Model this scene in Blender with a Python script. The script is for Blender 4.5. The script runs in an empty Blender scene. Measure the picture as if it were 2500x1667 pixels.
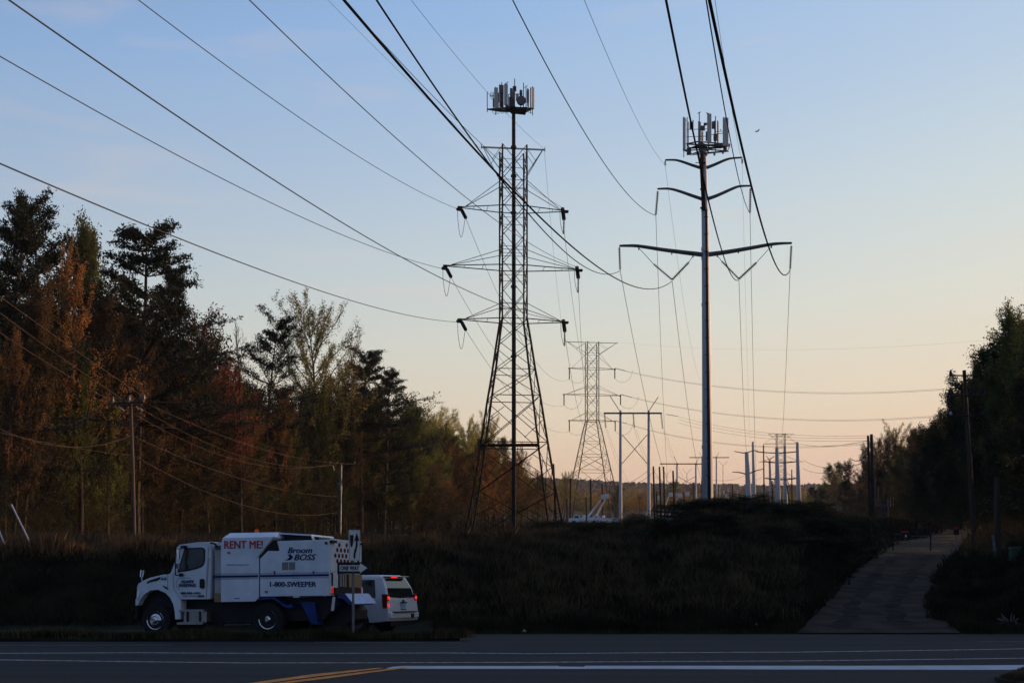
import bpy, bmesh, math, random
import numpy as np
from mathutils import Vector, Matrix
R = math.radians
scene = bpy.context.scene
col = scene.collection
random.seed(7)
rng = np.random.default_rng(11)

# ------------------------------------------------------------------ camera, sky, sun
F = 3000.0; HZ = 1440.0; EYE = 1.6          # lens in photo pixels, horizon row, eye height
cam_d = bpy.data.cameras.new('camera'); cam = bpy.data.objects.new('camera', cam_d); col.objects.link(cam)
cam_d.sensor_width = 36.0; cam_d.lens = F/2500*36.0
cam_d.shift_y = (HZ-833.5)/2500
cam.location = (0, 0, EYE); cam.rotation_euler = (R(90), 0, 0)
cam_d.clip_start = 0.1; cam_d.clip_end = 20000
scene.camera = cam
SUN_AZ = 54.0; SUN_EL = 13.0
world = bpy.data.worlds.new('World'); scene.world = world; world.use_nodes = True
nt = world.node_tree; N = nt.nodes; L = nt.links; N.clear()
out = N.new('ShaderNodeOutputWorld'); bg = N.new('ShaderNodeBackground'); L.new(bg.outputs[0], out.inputs[0])
sky = N.new('ShaderNodeTexSky'); sky.sky_type = 'NISHITA'; sky.sun_disc = False
sky.sun_elevation = R(SUN_EL); sky.sun_rotation = R(SUN_AZ)
tc = N.new('ShaderNodeTexCoord'); sep = N.new('ShaderNodeSeparateXYZ'); L.new(tc.outputs['Generated'], sep.inputs[0])
ramp = N.new('ShaderNodeValToRGB')
# the warm band stands higher towards the sunset (right), lower away from it
sh1 = N.new('ShaderNodeMath'); sh1.operation = 'MULTIPLY_ADD'; L.new(sep.outputs['X'], sh1.inputs[0]); sh1.inputs[1].default_value = -0.42; sh1.inputs[2].default_value = 1.0
sh2 = N.new('ShaderNodeMath'); sh2.operation = 'MULTIPLY'; L.new(sh1.outputs[0], sh2.inputs[0]); L.new(sep.outputs['Z'], sh2.inputs[1])
L.new(sh2.outputs[0], ramp.inputs[0])
def srgb(r, g, b):
    f = lambda c: (c/255/12.92 if c/255 <= 0.04045 else ((c/255+0.055)/1.055)**2.4)
    return (f(r), f(g), f(b), 1.0)
stops = [(0.0, srgb(222,174,152)), (0.075, srgb(232,190,163)), (0.10, srgb(233,202,172)), (0.135, srgb(231,214,188)),
         (0.20, srgb(217,219,208)), (0.26, srgb(200,214,219)), (0.33, srgb(179,202,225)), (0.44, srgb(148,186,231)),
         (0.62, srgb(100,138,190)), (1.0, srgb(58,88,140))]
while len(ramp.color_ramp.elements) < len(stops): ramp.color_ramp.elements.new(0.5)
for e, (p, c) in zip(ramp.color_ramp.elements, stops): e.position = p; e.color = c
# sky brightness falls away from the sunset side
dot = N.new('ShaderNodeVectorMath'); dot.operation = 'DOT_PRODUCT'; L.new(tc.outputs['Generated'], dot.inputs[0])
dot.inputs[1].default_value = (0.62, 0.785, 0.0)
mr = N.new('ShaderNodeMapRange'); L.new(dot.outputs['Value'], mr.inputs['Value'])
mr.inputs['From Min'].default_value = -1; mr.inputs['From Max'].default_value = 1
mr.inputs['To Min'].default_value = 0.24; mr.inputs['To Max'].default_value = 1.15
br0 = N.new('ShaderNodeVectorMath'); br0.operation = 'SCALE'; L.new(ramp.outputs[0], br0.inputs[0]); L.new(mr.outputs[0], br0.inputs['Scale'])
mb_ = N.new('ShaderNodeMapRange'); L.new(dot.outputs['Value'], mb_.inputs['Value']); mb_.inputs['From Min'].default_value = 0.35; mb_.inputs['From Max'].default_value = -0.35
mb_.inputs['To Min'].default_value = 0.0; mb_.inputs['To Max'].default_value = 1.0
br = N.new('ShaderNodeMixRGB'); L.new(mb_.outputs[0], br.inputs[0]); L.new(br0.outputs[0], br.inputs[1]); br.inputs[2].default_value = (0.115, 0.185, 0.33, 1)
# thin streaky clouds
mp = N.new('ShaderNodeMapping'); mp.inputs['Scale'].default_value = (2.2, 1.0, 16.0); mp.inputs['Rotation'].default_value = (0, R(5), 0)
L.new(tc.outputs['Generated'], mp.inputs[0])
nz = N.new('ShaderNodeTexNoise'); nz.inputs['Scale'].default_value = 2.4; nz.inputs['Detail'].default_value = 5; nz.inputs['Distortion'].default_value = 0.5
L.new(mp.outputs[0], nz.inputs['Vector'])
cr = N.new('ShaderNodeMapRange'); L.new(nz.outputs['Fac'], cr.inputs['Value'])
cr.inputs['From Min'].default_value = 0.55; cr.inputs['From Max'].default_value = 0.78
cr.inputs['To Min'].default_value = 0.0; cr.inputs['To Max'].default_value = 0.22
cl = N.new('ShaderNodeMixRGB'); L.new(cr.outputs[0], cl.inputs[0]); L.new(br.outputs[0], cl.inputs[1]); cl.inputs[2].default_value = srgb(240,212,196)
nsc = N.new('ShaderNodeVectorMath'); nsc.operation = 'SCALE'; L.new(sky.outputs[0], nsc.inputs[0]); nsc.inputs['Scale'].default_value = 0.09
mx = N.new('ShaderNodeMixRGB'); mx.inputs[0].default_value = 0.06; L.new(cl.outputs[0], mx.inputs[1]); L.new(nsc.outputs[0], mx.inputs[2])
L.new(mx.outputs[0], bg.inputs[0]); bg.inputs[1].default_value = 1.0
sd = bpy.data.lights.new('sun', 'SUN'); sd.energy = 5.0; sd.angle = R(0.6); sd.color = (1.0, 0.56, 0.29)
sun = bpy.data.objects.new('sun', sd); col.objects.link(sun)
sdir = Vector((math.sin(R(SUN_AZ))*math.cos(R(SUN_EL)), math.cos(R(SUN_AZ))*math.cos(R(SUN_EL)), math.sin(R(SUN_EL))))
sun.rotation_euler = sdir.to_track_quat('Z', 'Y').to_euler(); sun.location = (60, 30, 40)
scene.view_settings.view_transform = 'Standard'; scene.view_settings.look = 'None'
scene.view_settings.exposure = 0; scene.view_settings.gamma = 1
scene.cycles.max_bounces = 6; scene.cycles.transparent_max_bounces = 8

# ------------------------------------------------------------------ materials
def mat(name, base, rough=0.8, metal=0.0, var=0.25, scale=4.0, emit=None, es=0.0, spec=0.3, coat=0.0, bump=0.0, col2=None, trans=0.0, stretch=(1,1,1), grit=0.0):
    m = bpy.data.materials.new(name); m.use_nodes = True
    nt = m.node_tree; n = nt.nodes; l = nt.links; b = n['Principled BSDF']; o = n['Material Output']
    b.inputs['Roughness'].default_value = rough; b.inputs['Metallic'].default_value = metal
    b.inputs['Specular IOR Level'].default_value = spec; b.inputs['Coat Weight'].default_value = coat
    t = n.new('ShaderNodeTexCoord'); q = n.new('ShaderNodeMapping'); q.inputs['Scale'].default_value = stretch
    l.new(t.outputs['Object'], q.inputs[0])
    z = n.new('ShaderNodeTexNoise'); z.inputs['Scale'].default_value = scale; z.inputs['Detail'].default_value = 6
    l.new(q.outputs[0], z.inputs['Vector'])
    x = n.new('ShaderNodeMixRGB'); r = n.new('ShaderNodeMapRange'); l.new(z.outputs['Fac'], r.inputs['Value'])
    r.inputs['From Min'].default_value = 0.35; r.inputs['From Max'].default_value = 0.65
    l.new(r.outputs[0], x.inputs[0])
    c1 = tuple(c*(1-var) for c in base)+(1,); c2 = (tuple(c*(1+var) for c in base) if col2 is None else tuple(col2))+(1,)
    x.inputs[1].default_value = c1; x.inputs[2].default_value = c2
    l.new(x.outputs[0], b.inputs['Base Color'])
    if grit:                                    # coarse aggregate: fine light and dark specks
        z2 = n.new('ShaderNodeTexNoise'); z2.inputs['Scale'].default_value = 9.0; z2.inputs['Detail'].default_value = 8; z2.inputs['Roughness'].default_value = 0.8
        l.new(t.outputs['Object'], z2.inputs['Vector']); r2 = n.new('ShaderNodeMapRange'); l.new(z2.outputs['Fac'], r2.inputs['Value'])
        r2.inputs['From Min'].default_value = 0.3; r2.inputs['From Max'].default_value = 0.7; r2.inputs['To Min'].default_value = 1-grit; r2.inputs['To Max'].default_value = 1+grit
        v2 = n.new('ShaderNodeVectorMath'); v2.operation = 'SCALE'; l.new(x.outputs[0], v2.inputs[0]); l.new(r2.outputs[0], v2.inputs['Scale']); l.new(v2.outputs[0], b.inputs['Base Color'])
    if bump:
        bp = n.new('ShaderNodeBump'); bp.inputs['Strength'].default_value = bump; bp.inputs['Distance'].default_value = 0.05
        l.new(z.outputs['Fac'], bp.inputs['Height']); l.new(bp.outputs[0], b.inputs['Normal'])
    if emit: b.inputs['Emission Color'].default_value = emit+(1,); b.inputs['Emission Strength'].default_value = es
    if trans:
        tr = n.new('ShaderNodeBsdfTranslucent'); l.new(x.outputs[0], tr.inputs[0])
        ms = n.new('ShaderNodeMixShader'); ms.inputs[0].default_value = trans
        l.new(b.outputs[0], ms.inputs[1]); l.new(tr.outputs[0], ms.inputs[2]); l.new(ms.outputs[0], o.inputs[0])
    return m
M = {
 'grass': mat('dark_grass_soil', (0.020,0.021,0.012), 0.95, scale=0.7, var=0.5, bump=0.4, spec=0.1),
 'asphalt': mat('asphalt', (0.028,0.031,0.042), 0.97, scale=1.1, var=0.30, bump=0.05, spec=0.2, stretch=(0.08,1,1), col2=(0.037,0.032,0.032), grit=.35),
 'drive': mat('old_asphalt', (0.044,0.034,0.027), 0.98, scale=0.9, var=0.40, bump=0.05, spec=0.05),
 'gravel': mat('gravel_dirt', (0.075,0.058,0.040), 0.98, scale=3, var=0.3, bump=0.2, spec=0.05),
 'line': mat('road_paint_white', (0.46,0.47,0.50), 0.8, scale=7.0, var=0.45),
 'line_old': mat('worn_paint_white', (0.15,0.16,0.18), 0.8, scale=2.0, var=0.5),
 'bar': mat('stop_bar_paint', (0.50,0.52,0.58), 0.8, scale=2.0, var=0.10),
 'yellow': mat('road_paint_yellow', (0.75,0.26,0.045), 0.8, scale=6.0, var=0.25),
 'steel': mat('galvanised_steel_weathered', (0.11,0.115,0.115), 0.55, 0.5, var=0.25, scale=2),
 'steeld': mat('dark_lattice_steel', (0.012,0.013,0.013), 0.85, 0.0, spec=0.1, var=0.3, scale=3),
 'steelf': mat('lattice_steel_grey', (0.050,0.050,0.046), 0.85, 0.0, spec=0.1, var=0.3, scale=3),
 'galv': mat('galvanised_pole', (0.44,0.46,0.50), 0.5, 0.25, var=0.15, scale=1.2, stretch=(1,1,0.2)),
 'rust': mat('weathering_steel', (0.026,0.020,0.018), 0.9, 0.0, var=0.3, scale=2),
 'cable': mat('black_cable', (0.012,0.012,0.014), 0.95, spec=0.0, var=0.2),
 'wire': mat('aluminium_conductor', (0.045,0.048,0.046), 0.95, 0.0, spec=0.0, var=0.1),
 'wirelt': mat('bright_conductor', (0.075,0.082,0.082), 0.95, 0.0, spec=0.0, var=0.1),
 'wiredist': mat('sun_tinted_wire', (0.115,0.09,0.075), 0.95, 0.0, spec=0.0, var=0.1),  # lighter and browner than the other wires: sunlight put into the colour
 'insul': mat('glazed_insulator', (0.03,0.03,0.034), 0.7, spec=0.15, var=0.2),
 'panel': mat('antenna_radome', (0.50,0.49,0.46), 0.6, var=0.06),
 'unit': mat('radio_unit_grey', (0.10,0.105,0.11), 0.6, var=0.2),
 'wood': mat('creosoted_wood_pole', (0.060,0.040,0.028), 0.85, var=0.35, scale=5, stretch=(1,1,0.1)),
 'woodlt': mat('weathered_wood_pole', (0.12,0.085,0.06), 0.85, var=0.3, scale=5, stretch=(1,1,0.1)),
 'white': mat('white_truck_paint', (0.68,0.74,0.82), 0.35, var=0.10, scale=1.6, coat=0.4, spec=0.5),
 'suvw': mat('white_car_paint', (0.58,0.60,0.64), 0.3, var=0.04, scale=1.0, coat=0.6, spec=0.5),
 'offw': mat('dull_white_panel', (0.42,0.42,0.42), 0.6, var=0.12),
 'tan': mat('tan_plastic', (0.28,0.19,0.10), 0.7, var=0.15),
 'blue': mat('blue_truck_paint', (0.008,0.035,0.20), 0.4, var=0.2, coat=0.3),
 'bluelt': mat('light_blue_paint', (0.12,0.22,0.52), 0.45, var=0.12, coat=0.3),  # paler blue, for the sloping plate over the rear broom
 'stripe': mat('navy_stripe_film', (0.008,0.012,0.13), 0.4, var=0.1),
 'ink': mat('navy_lettering', (0.012,0.018,0.085), 0.5, var=0.1),
 'red': mat('red_lettering', (0.42,0.018,0.012), 0.5, var=0.1),
 'redlens': mat('dark_red_lens', (0.16,0.012,0.008), 0.25, var=0.1),
 'black': mat('black_plastic', (0.012,0.012,0.013), 0.55, var=0.2),
 'rubber': mat('tyre_rubber', (0.016,0.016,0.016), 0.85, var=0.3, scale=8),
 'chrome': mat('polished_aluminium', (0.75,0.76,0.78), 0.12, 1.0, var=0.05),
 'alu': mat('brushed_aluminium', (0.38,0.36,0.34), 0.4, 0.9, var=0.12),
 'glass': mat('tinted_glass', (0.012,0.016,0.017), 0.06, var=0.1, spec=0.8),
 'glassl': mat('cab_glass', (0.020,0.028,0.026), 0.10, var=0.3, spec=0.6, scale=2),
 'sheet': mat('white_sign_sheeting', (0.72,0.72,0.68), 0.5, var=0.05),
 'signblk': mat('black_sign_film', (0.010,0.010,0.012), 0.5, var=0.1),
 'post': mat('galvanised_post', (0.17,0.17,0.175), 0.5, 0.5, var=0.2),
 'orange': mat('orange_beacon_lens', (0.55,0.07,0.01), 0.3, var=0.05, emit=(1.0,0.12,0.02), es=0.08),
 'taillit': mat('lit_tail_lamp', (0.5,0.01,0.01), 0.3, var=0.05, emit=(1.0,0.03,0.02), es=1.2),
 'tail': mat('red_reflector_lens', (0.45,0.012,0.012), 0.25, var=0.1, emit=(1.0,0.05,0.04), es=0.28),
 'plate': mat('pale_blue_plate', (0.22,0.40,0.50), 0.5, var=0.2, scale=20),
 'white_pl': mat('white_plastic', (0.62,0.62,0.65), 0.5, var=0.08),
 'green': mat('green_utility_box', (0.035,0.07,0.05), 0.6, var=0.2),
 'signred': mat('red_sign_header', (0.35,0.03,0.03), 0.5, var=0.1),
 'bird': mat('dark_feathers', (0.02,0.02,0.022), 0.7, var=0.2),
 'bark': mat('bark', (0.055,0.040,0.030), 0.9, var=0.35, scale=6, bump=0.2),
 'barklt': mat('pale_bark', (0.17,0.13,0.10), 0.9, var=0.35, scale=6),
 'shed': mat('dark_shed_wall', (0.012,0.012,0.012), 0.8, var=0.3),
 'farwood': mat('far_wood', (0.060,0.068,0.060), 0.95, var=0.35, scale=0.02, col2=(0.10,0.090,0.060), spec=0.05),
}
def leafmat(name, c, c2, trans=0.35, scale=0.35):
    m = mat(name, c, 0.85, scale=scale, var=0.3, col2=c2, trans=trans, spec=0.15)
    n = m.node_tree.nodes; l = m.node_tree.links            # every tree a little lighter or darker than its neighbour
    x = [q for q in n if q.type == 'MIX_RGB'][0]; oi = n.new('ShaderNodeObjectInfo'); r = n.new('ShaderNodeMapRange')
    r.inputs['To Min'].default_value = 0.65; r.inputs['To Max'].default_value = 1.35; l.new(oi.outputs['Random'], r.inputs['Value'])
    v = n.new('ShaderNodeVectorMath'); v.operation = 'SCALE'; dst = [k.to_socket for k in x.outputs[0].links]
    l.new(x.outputs[0], v.inputs[0]); l.new(r.outputs[0], v.inputs['Scale'])
    for d in dst: l.new(v.outputs[0], d)
    return m
LM = {
 'pine': leafmat('pine_needles', (0.020,0.030,0.018), (0.040,0.052,0.026), 0.15, 0.6),
 'orange': leafmat('orange_buds_sun_tinted', (0.27,0.13,0.042), (0.40,0.205,0.062), 0.35),  # bud orange, raised so the colour also carries the low sunlight
 'rust': leafmat('rust_buds', (0.090,0.058,0.028), (0.150,0.092,0.042), 0.35),
 'red': leafmat('red_buds', (0.18,0.050,0.030), (0.26,0.095,0.048), 0.35),
 'yellow': leafmat('yellow_green_leaves', (0.30,0.30,0.085), (0.44,0.40,0.12), 0.55),
 'green': leafmat('fresh_green_leaves', (0.085,0.112,0.030), (0.15,0.165,0.046), 0.45),
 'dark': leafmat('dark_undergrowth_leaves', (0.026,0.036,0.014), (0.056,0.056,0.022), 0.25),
 'brown': leafmat('brown_twigs', (0.060,0.052,0.026), (0.110,0.082,0.038), 0.3),
}

# ------------------------------------------------------------------ helpers
def P(px, py, Y): return Vector(((px-1250)/F*Y, Y, EYE+(HZ-py)/F*Y))
def tag(o, label=None, cat=None, group=None, kind=None):
    if label: o['label'] = label
    if cat: o['category'] = cat
    if group: o['group'] = group
    if kind: o['kind'] = kind
    return o
def empty(name, loc, label=None, cat=None, group=None, rz=0.0):
    o = bpy.data.objects.new(name, None); col.objects.link(o); o.location = loc; o.rotation_euler = (0, 0, rz)
    o.empty_display_size = 0.5
    return tag(o, label, cat, group)
class MB:
    """collects shapes, then builds ONE mesh object"""
    def __init__(s): s.v = []; s.f = []; s.p = []
    def add(s, vs, fs):
        k = len(s.v); kf = len(s.f); s.v += [tuple(v) for v in vs]; s.f += [tuple(i+k for i in f) for f in fs]; s.p.append((k, len(s.v), kf, len(s.f))); return s
    def box(s, c, d, m=None):
        c = Vector(c); hx, hy, hz = d[0]/2, d[1]/2, d[2]/2
        vs = [Vector((x, y, z)) for x in (-hx, hx) for y in (-hy, hy) for z in (-hz, hz)]
        if m is not None: vs = [m @ v for v in vs]
        return s.add([v+c for v in vs], [(0,1,3,2),(4,6,7,5),(0,4,5,1),(2,3,7,6),(0,2,6,4),(1,5,7,3)])
    def tube(s, pts, rads, n=6, cap=True):
        pts = [Vector(p) for p in pts]
        if not hasattr(rads, '__len__'): rads = [rads]*len(pts)
        rings = []; ref = None
        for i, p in enumerate(pts):
            d = (pts[min(i+1, len(pts)-1)]-pts[max(i-1, 0)])
            if d.length < 1e-9: d = Vector((0, 0, 1))
            d.normalize()
            if ref is None: ref = Vector((0, 0, 1)) if abs(d.z) < 0.9 else Vector((0, 1, 0))
            a = d.cross(ref)
            if a.length < 1e-4: a = d.cross(Vector((1, 0, 0)))
            a.normalize(); b = d.cross(a).normalized(); ref = a.cross(d) if False else ref
            rings.append([p+(a*math.cos(t*2*math.pi/n)+b*math.sin(t*2*math.pi/n))*rads[i] for t in range(n)])
        vs = [v for r in rings for v in r]; fs = []
        for i in range(len(rings)-1):
            for t in range(n):
                fs.append((i*n+t, i*n+(t+1) % n, (i+1)*n+(t+1) % n, (i+1)*n+t))
        if cap: fs.append(tuple(range(n))[::-1]); fs.append(tuple((len(rings)-1)*n+t for t in range(n)))
        return s.add(vs, fs)
    def bar(s, a, b, w, h=None):
        return s.tube([a, b], w*0.62, 4)
    def cyl(s, c, axis, r, l, n=20, r2=None):
        axis = Vector(axis).normalized(); c = Vector(c)
        return s.tube([c-axis*l/2, c+axis*l/2], [r, r if r2 is None else r2], n)
    def prism(s, poly, f0, f1):
        """poly 2-D outline; f0/f1 map a 2-D point to the two end faces"""
        n = len(poly); tri = tess(poly)
        vs = [f0(*p) for p in poly]+[f1(*p) for p in poly]
        fs = [tuple(t) for t in tri]+[tuple(i+n for i in t[::-1]) for t in tri]
        fs += [(i, i+n, (i+1) % n+n, (i+1) % n) for i in range(n)]
        return s.add(vs, fs)
    def build_each(s, name, m, parent):
        for a, b, c, d in s.p:
            q = MB(); q.add(s.v[a:b], [tuple(i-a for i in f) for f in s.f[c:d]]); q.build(name, m, parent)
    def build(s, name, m, parent=None, origin=None, smooth=False, bevel=0.0, hide=False):
        me = bpy.data.meshes.new(name); o0 = Vector(origin) if origin is not None else Vector((0, 0, 0))
        me.from_pydata([Vector(v)-o0 for v in s.v], [], s.f); me.validate(); me.update()
        bm = bmesh.new(); bm.from_mesh(me); bmesh.ops.recalc_face_normals(bm, faces=bm.faces); bm.to_mesh(me); bm.free()
        me.materials.append(m)
        if smooth: me.polygons.foreach_set('use_smooth', [True]*len(me.polygons))
        o = bpy.data.objects.new(name, me); col.objects.link(o)
        if origin is not None and parent is None: o.location = o0
        if parent is not None: o.parent = parent
        if bevel:
            md = o.modifiers.new('bevel', 'BEVEL'); md.width = bevel; md.segments = 2; md.limit_method = 'ANGLE'; md.angle_limit = R(40)
        return o
from mathutils.geometry import tessellate_polygon
def tess(poly): return tessellate_polygon([[Vector((p[0], p[1], 0)) for p in poly]])
def text_obj(s, size, m, parent, mtx, shear=0.0, bold=0.0, heavy=0.0, width=None, height=None, name='lettering', ext=0.004, align='LEFT'):
    cu = bpy.data.curves.new('t', 'FONT'); cu.body = s; cu.size = size; cu.shear = shear; cu.offset = bold; cu.extrude = ext
    cu.align_x = 'LEFT'; cu.resolution_u = 3
    tmp = bpy.data.objects.new('t', cu); me = bpy.data.meshes.new_from_object(tmp)
    bpy.data.objects.remove(tmp)
    co = np.array([v.co for v in me.vertices]); mn = co.min(0); mx_ = co.max(0)
    sx = width/(mx_[0]-mn[0]) if width else 1.0; sy = height/(mx_[1]-mn[1]) if height else sx
    for v in me.vertices: v.co = ((v.co.x-mn[0])*sx, (v.co.y-mn[1])*sy, v.co.z)
    if heavy:                                   # heavier strokes: the outline repeated a few mm aside
        bm = bmesh.new(); bm.from_mesh(me); src = bm.copy(); k = 1
        tmpm = bpy.data.meshes.new('t')
        for dx, dy in ((heavy,0),(-heavy,0),(0,heavy*.5),(0,-heavy*.5)):
            b2 = src.copy(); bmesh.ops.translate(b2, verts=b2.verts, vec=(dx, dy, .0012*k)); b2.to_mesh(tmpm); bm.from_mesh(tmpm); b2.free(); k += 1
        bm.to_mesh(me); bm.free(); src.free()
    me.materials.append(m)
    o = bpy.data.objects.new(name, me); col.objects.link(o); o.parent = parent; o.matrix_local = mtx
    return o
def npmesh(name, verts, nper, m, smooth=False):
    """mesh from a numpy block of separate polygons with nper corners each"""
    nv = len(verts); nf = nv//nper
    me = bpy.data.meshes.new(name); me.vertices.add(nv); me.vertices.foreach_set('co', verts.astype(np.float32).ravel())
    me.loops.add(nv); me.loops.foreach_set('vertex_index', np.arange(nv, dtype=np.int32))
    me.polygons.add(nf); me.polygons.foreach_set('loop_start', np.arange(0, nv, nper, dtype=np.int32))
    me.polygons.foreach_set('loop_total', np.full(nf, nper, dtype=np.int32))
    me.update(calc_edges=True); me.materials.append(m)
    return me
def link(name, me, parent=None, loc=None):
    o = bpy.data.objects.new(name, me); col.objects.link(o)
    if parent is not None: o.parent = parent
    if loc is not None: o.location = loc
    return o
def copy_tree(o, parent=None):
    c = o.copy(); col.objects.link(c)
    if parent is not None: c.parent = parent
    for ch in list(o.children): copy_tree(ch, c)
    return c

# ------------------------------------------------------------------ terrain
SL = 0.0043
def prof(pts):
    ys = np.array([p[0] for p in pts], float); zs = np.array([p[1] for p in pts], float)
    return lambda Y: np.interp(Y, ys, zs)
far = [(450,29),(700,47),(1200,90),(2000,160),(3400,268),(4200,250),(7000,200)]
profs = [
 (-3000, prof([(40,.17),(43,.19),(48,1.7),(52,3.1),(60,3.6),(70,4.0),(85,4.6),(100,5.4),(142,7.9),(200,11.5),(250,14.5),(300,18)]+far)),
 (900, prof([(40,.17),(43,.19),(48,1.7),(52,3.1),(60,3.6),(70,4.0),(85,4.6),(100,5.4),(142,7.9),(200,11.5),(250,14.5),(300,18)]+far)),
 (1150, prof([(40,.17),(42,.22),(48,1.7),(53,2.9),(60,3.8),(70,4.5),(85,5.2),(100,5.9),(142,7.9),(200,12),(250,15.2),(300,18.6),(350,22)]+far)),
 (1450, prof([(40,.17),(41.5,.3),(48,1.7),(54,2.9),(62,4.1),(72,4.9),(85,5.6),(100,6.3),(142,8.2),(200,11.8),(250,14.5),(300,17.2),(350,22.0)]+far)),
 (1635, prof([(40,.17),(41.2,.3),(48,1.7),(54,2.9),(62,4.2),(72,5.0),(85,5.8),(100,6.6),(142,8.9),(200,12.0),(250,14.6),(300,17.4),(350,22)]+far)),
 (1715, prof([(40,.17),(41,.3),(48,1.8),(54,3.1),(62,4.6),(72,5.9),(85,7.1),(95,7.9),(110,8.4),(142,10.2),(200,13.6),(250,16.2),(300,19),(350,23)]+far)),
 (1930, prof([(40,.17),(41,.25),(48,1.4),(54,2.5),(62,4.2),(72,5.6),(85,6.8),(95,7.5),(110,8.4),(142,10.6),(200,14.2),(250,17.5),(300,20.5),(350,24)]+far)),
 (2080, prof([(40,.17),(44,.55),(50,1.33),(60,2.6),(70,3.7),(80,4.5),(90,5.5),(110,7.0),(142,9.2),(200,13.0),(300,20),(350,24)]+far)),
 (2380, prof([(40,.17),(44,.55),(50,1.33),(60,2.5),(70,3.55),(80,4.4),(90,5.2),(110,6.7),(142,9.0),(200,13.0),(300,20),(350,24)]+far)),
 (2560, prof([(40,.17),(42,.5),(46,1.5),(50,2.2),(60,3.6),(70,4.6),(85,5.8),(100,7.0),(142,10),(200,13.5),(300,20),(350,24)]+far)),
 (30000, prof([(40,.17),(42,.5),(46,1.5),(50,2.2),(60,3.6),(70,4.6),(85,5.8),(100,7.0),(142,10),(200,13.5),(300,20),(350,24)]+far)),
]
us = np.array([p[0] for p in profs], float)
def gz(X, Y):
    X = np.asarray(X, float); Y = np.asarray(Y, float)
    Yc = np.maximum(Y, 1e-3); u = np.clip(X/Yc*F+1250, -3000, 30000)
    tab = np.stack([p[1](Y) for p in profs], -1)
    i = np.clip(np.searchsorted(us, u, side='right')-1, 0, len(us)-2)
    t = (u-us[i])/(us[i+1]-us[i]); t = t*t*(3-2*t)
    a = np.take_along_axis(tab, i[..., None], -1)[..., 0]; b = np.take_along_axis(tab, (i+1)[..., None], -1)[..., 0]
    z = a*(1-t)+b*t
    # gentle uneven ground away from the road and the drive
    n = 0.12*np.sin(X*0.9+1.3*np.sin(Y*0.5))*np.sin(Y*0.7+0.6*X*0.3)+0.06*np.sin(X*2.3+Y*1.7)
    w = np.clip((Y-44)/8, 0, 1)*np.where((u > 1880) & (u < 2480), 0.0, 1.0)
    ridge = np.where(Y > 900, 1, 0)*(6*np.sin(X*0.004+2)+5*np.sin(X*0.011+1.0)+3*np.sin(X*0.027))*np.clip((Y-900)/1500, 0, 1)
    return np.where(Y < 40, Y*SL, z+n*w+ridge)
def G(X, Y, dz=0.0): return Vector((X, Y, float(gz(X, Y))+dz))
Ys = np.concatenate([np.arange(40, 110, 0.8), np.arange(110, 400, 5), np.geomspace(400, 4600, 66)])
uu = np.concatenate([[-30000,-12000,-6000,-3000,-1500], np.arange(-900, 3400, 14), [4000,5500,9000,16000,32000]])
gy, gu = np.meshgrid(Ys, uu, indexing='ij'); gx = np.clip((gu-1250)/F*gy, -2500, 2500)
gzv = gz(gx, gy); nY, nU = gx.shape
gzv[0, :] = 0.15
vs = np.stack([gx, gy, gzv], -1).reshape(-1, 3)
idx = np.arange(nY*nU).reshape(nY, nU)
fs = np.stack([idx[:-1, :-1], idx[:-1, 1:], idx[1:, 1:], idx[1:, :-1]], -1).reshape(-1, 4)
vl = vs.tolist(); fl = fs.tolist(); k = len(vl)
x0, x1 = gx[0, 0], gx[0, -1]
x0, x1 = float(x0), float(x1); vl += [(x0, 40, .15), (x1, 40, .15), (x1, -120, -120*SL-.02), (x0, -120, -120*SL-.02)]; fl.append([k, k+3, k+2, k+1])
me = bpy.data.meshes.new('ground'); me.from_pydata(vl, [], fl); me.materials.append(M['grass'])
me.polygons.foreach_set('use_smooth', [True]*len(me.polygons))
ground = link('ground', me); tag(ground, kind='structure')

def rp(px, py):                      # point of the road plane seen at this place of the photo
    Y = EYE/((py-HZ)/F+SL); return ((px-1250)/F*Y, Y)
def sheet(name, polys, m, dz, kind='structure'):
    mb = MB()
    for poly in polys:
        t = tess(poly); mb.add([(x, y, y*SL+dz) for x, y in poly], [tuple(i) for i in t])
    o = mb.build(name, m); tag(o, kind=kind)
    for p in o.data.polygons:
        pass
    return o
sheet('road', [[(-200, -60), (200, -60), (200, 40.0), (2, 40.03), (-200, 40.02)]], M['asphalt'], 0.0)
def line_poly(pts, hw):
    a = [(x, y+hw) for x, y in pts]; b = [(x, y-hw) for x, y in pts]; return a+b[::-1]
def pix(pts): return [rp(*p) for p in pts]
def ext(pts, l=-60, r=60):
    p = list(pts); return p
l1 = pix([(-900,1594),(0,1594),(330,1592.5),(700,1594.5),(1090,1593),(1300,1595),(1600,1592.5),(1950,1591),(2250,1587),(2500,1583),(3200,1576)])
l2 = pix([(-900,1607),(0,1610),(300,1614),(600,1617.5),(900,1617),(1300,1616),(1600,1614),(1950,1612.5),(2250,1609),(2500,1606),(3200,1600)])
polys = [line_poly(l1, .085), line_poly(l2, .075)]
sheet('road_marking', polys, M['line'], 0.004)
sheet('worn_road_marking', [line_poly(pix([(-400,1562),(0,1561),(130,1560),(290,1558)]), .06), line_poly(pix([(-300,1576),(0,1575),(250,1574),(420,1573.5)]), .06),
      line_poly(pix([(766,1568),(1125,1567.5)]), .07), line_poly(pix([(2385,1565.5),(2700,1565)]), .07)], M['line_old'], 0.004)
barp = pix([(940,1631.5),(958,1627),(985,1625),(1300,1625.2),(1362,1624.6),(1366,1626.2),(1425,1627.0),(1430,1624.4),(1700,1624.5),(2100,1624.5),(2400,1623.5),(2500,1622.5),(2500,1634.5),(2300,1634),(1900,1633.5),(1600,1632),(1200,1632),(985,1631.8)])
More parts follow.
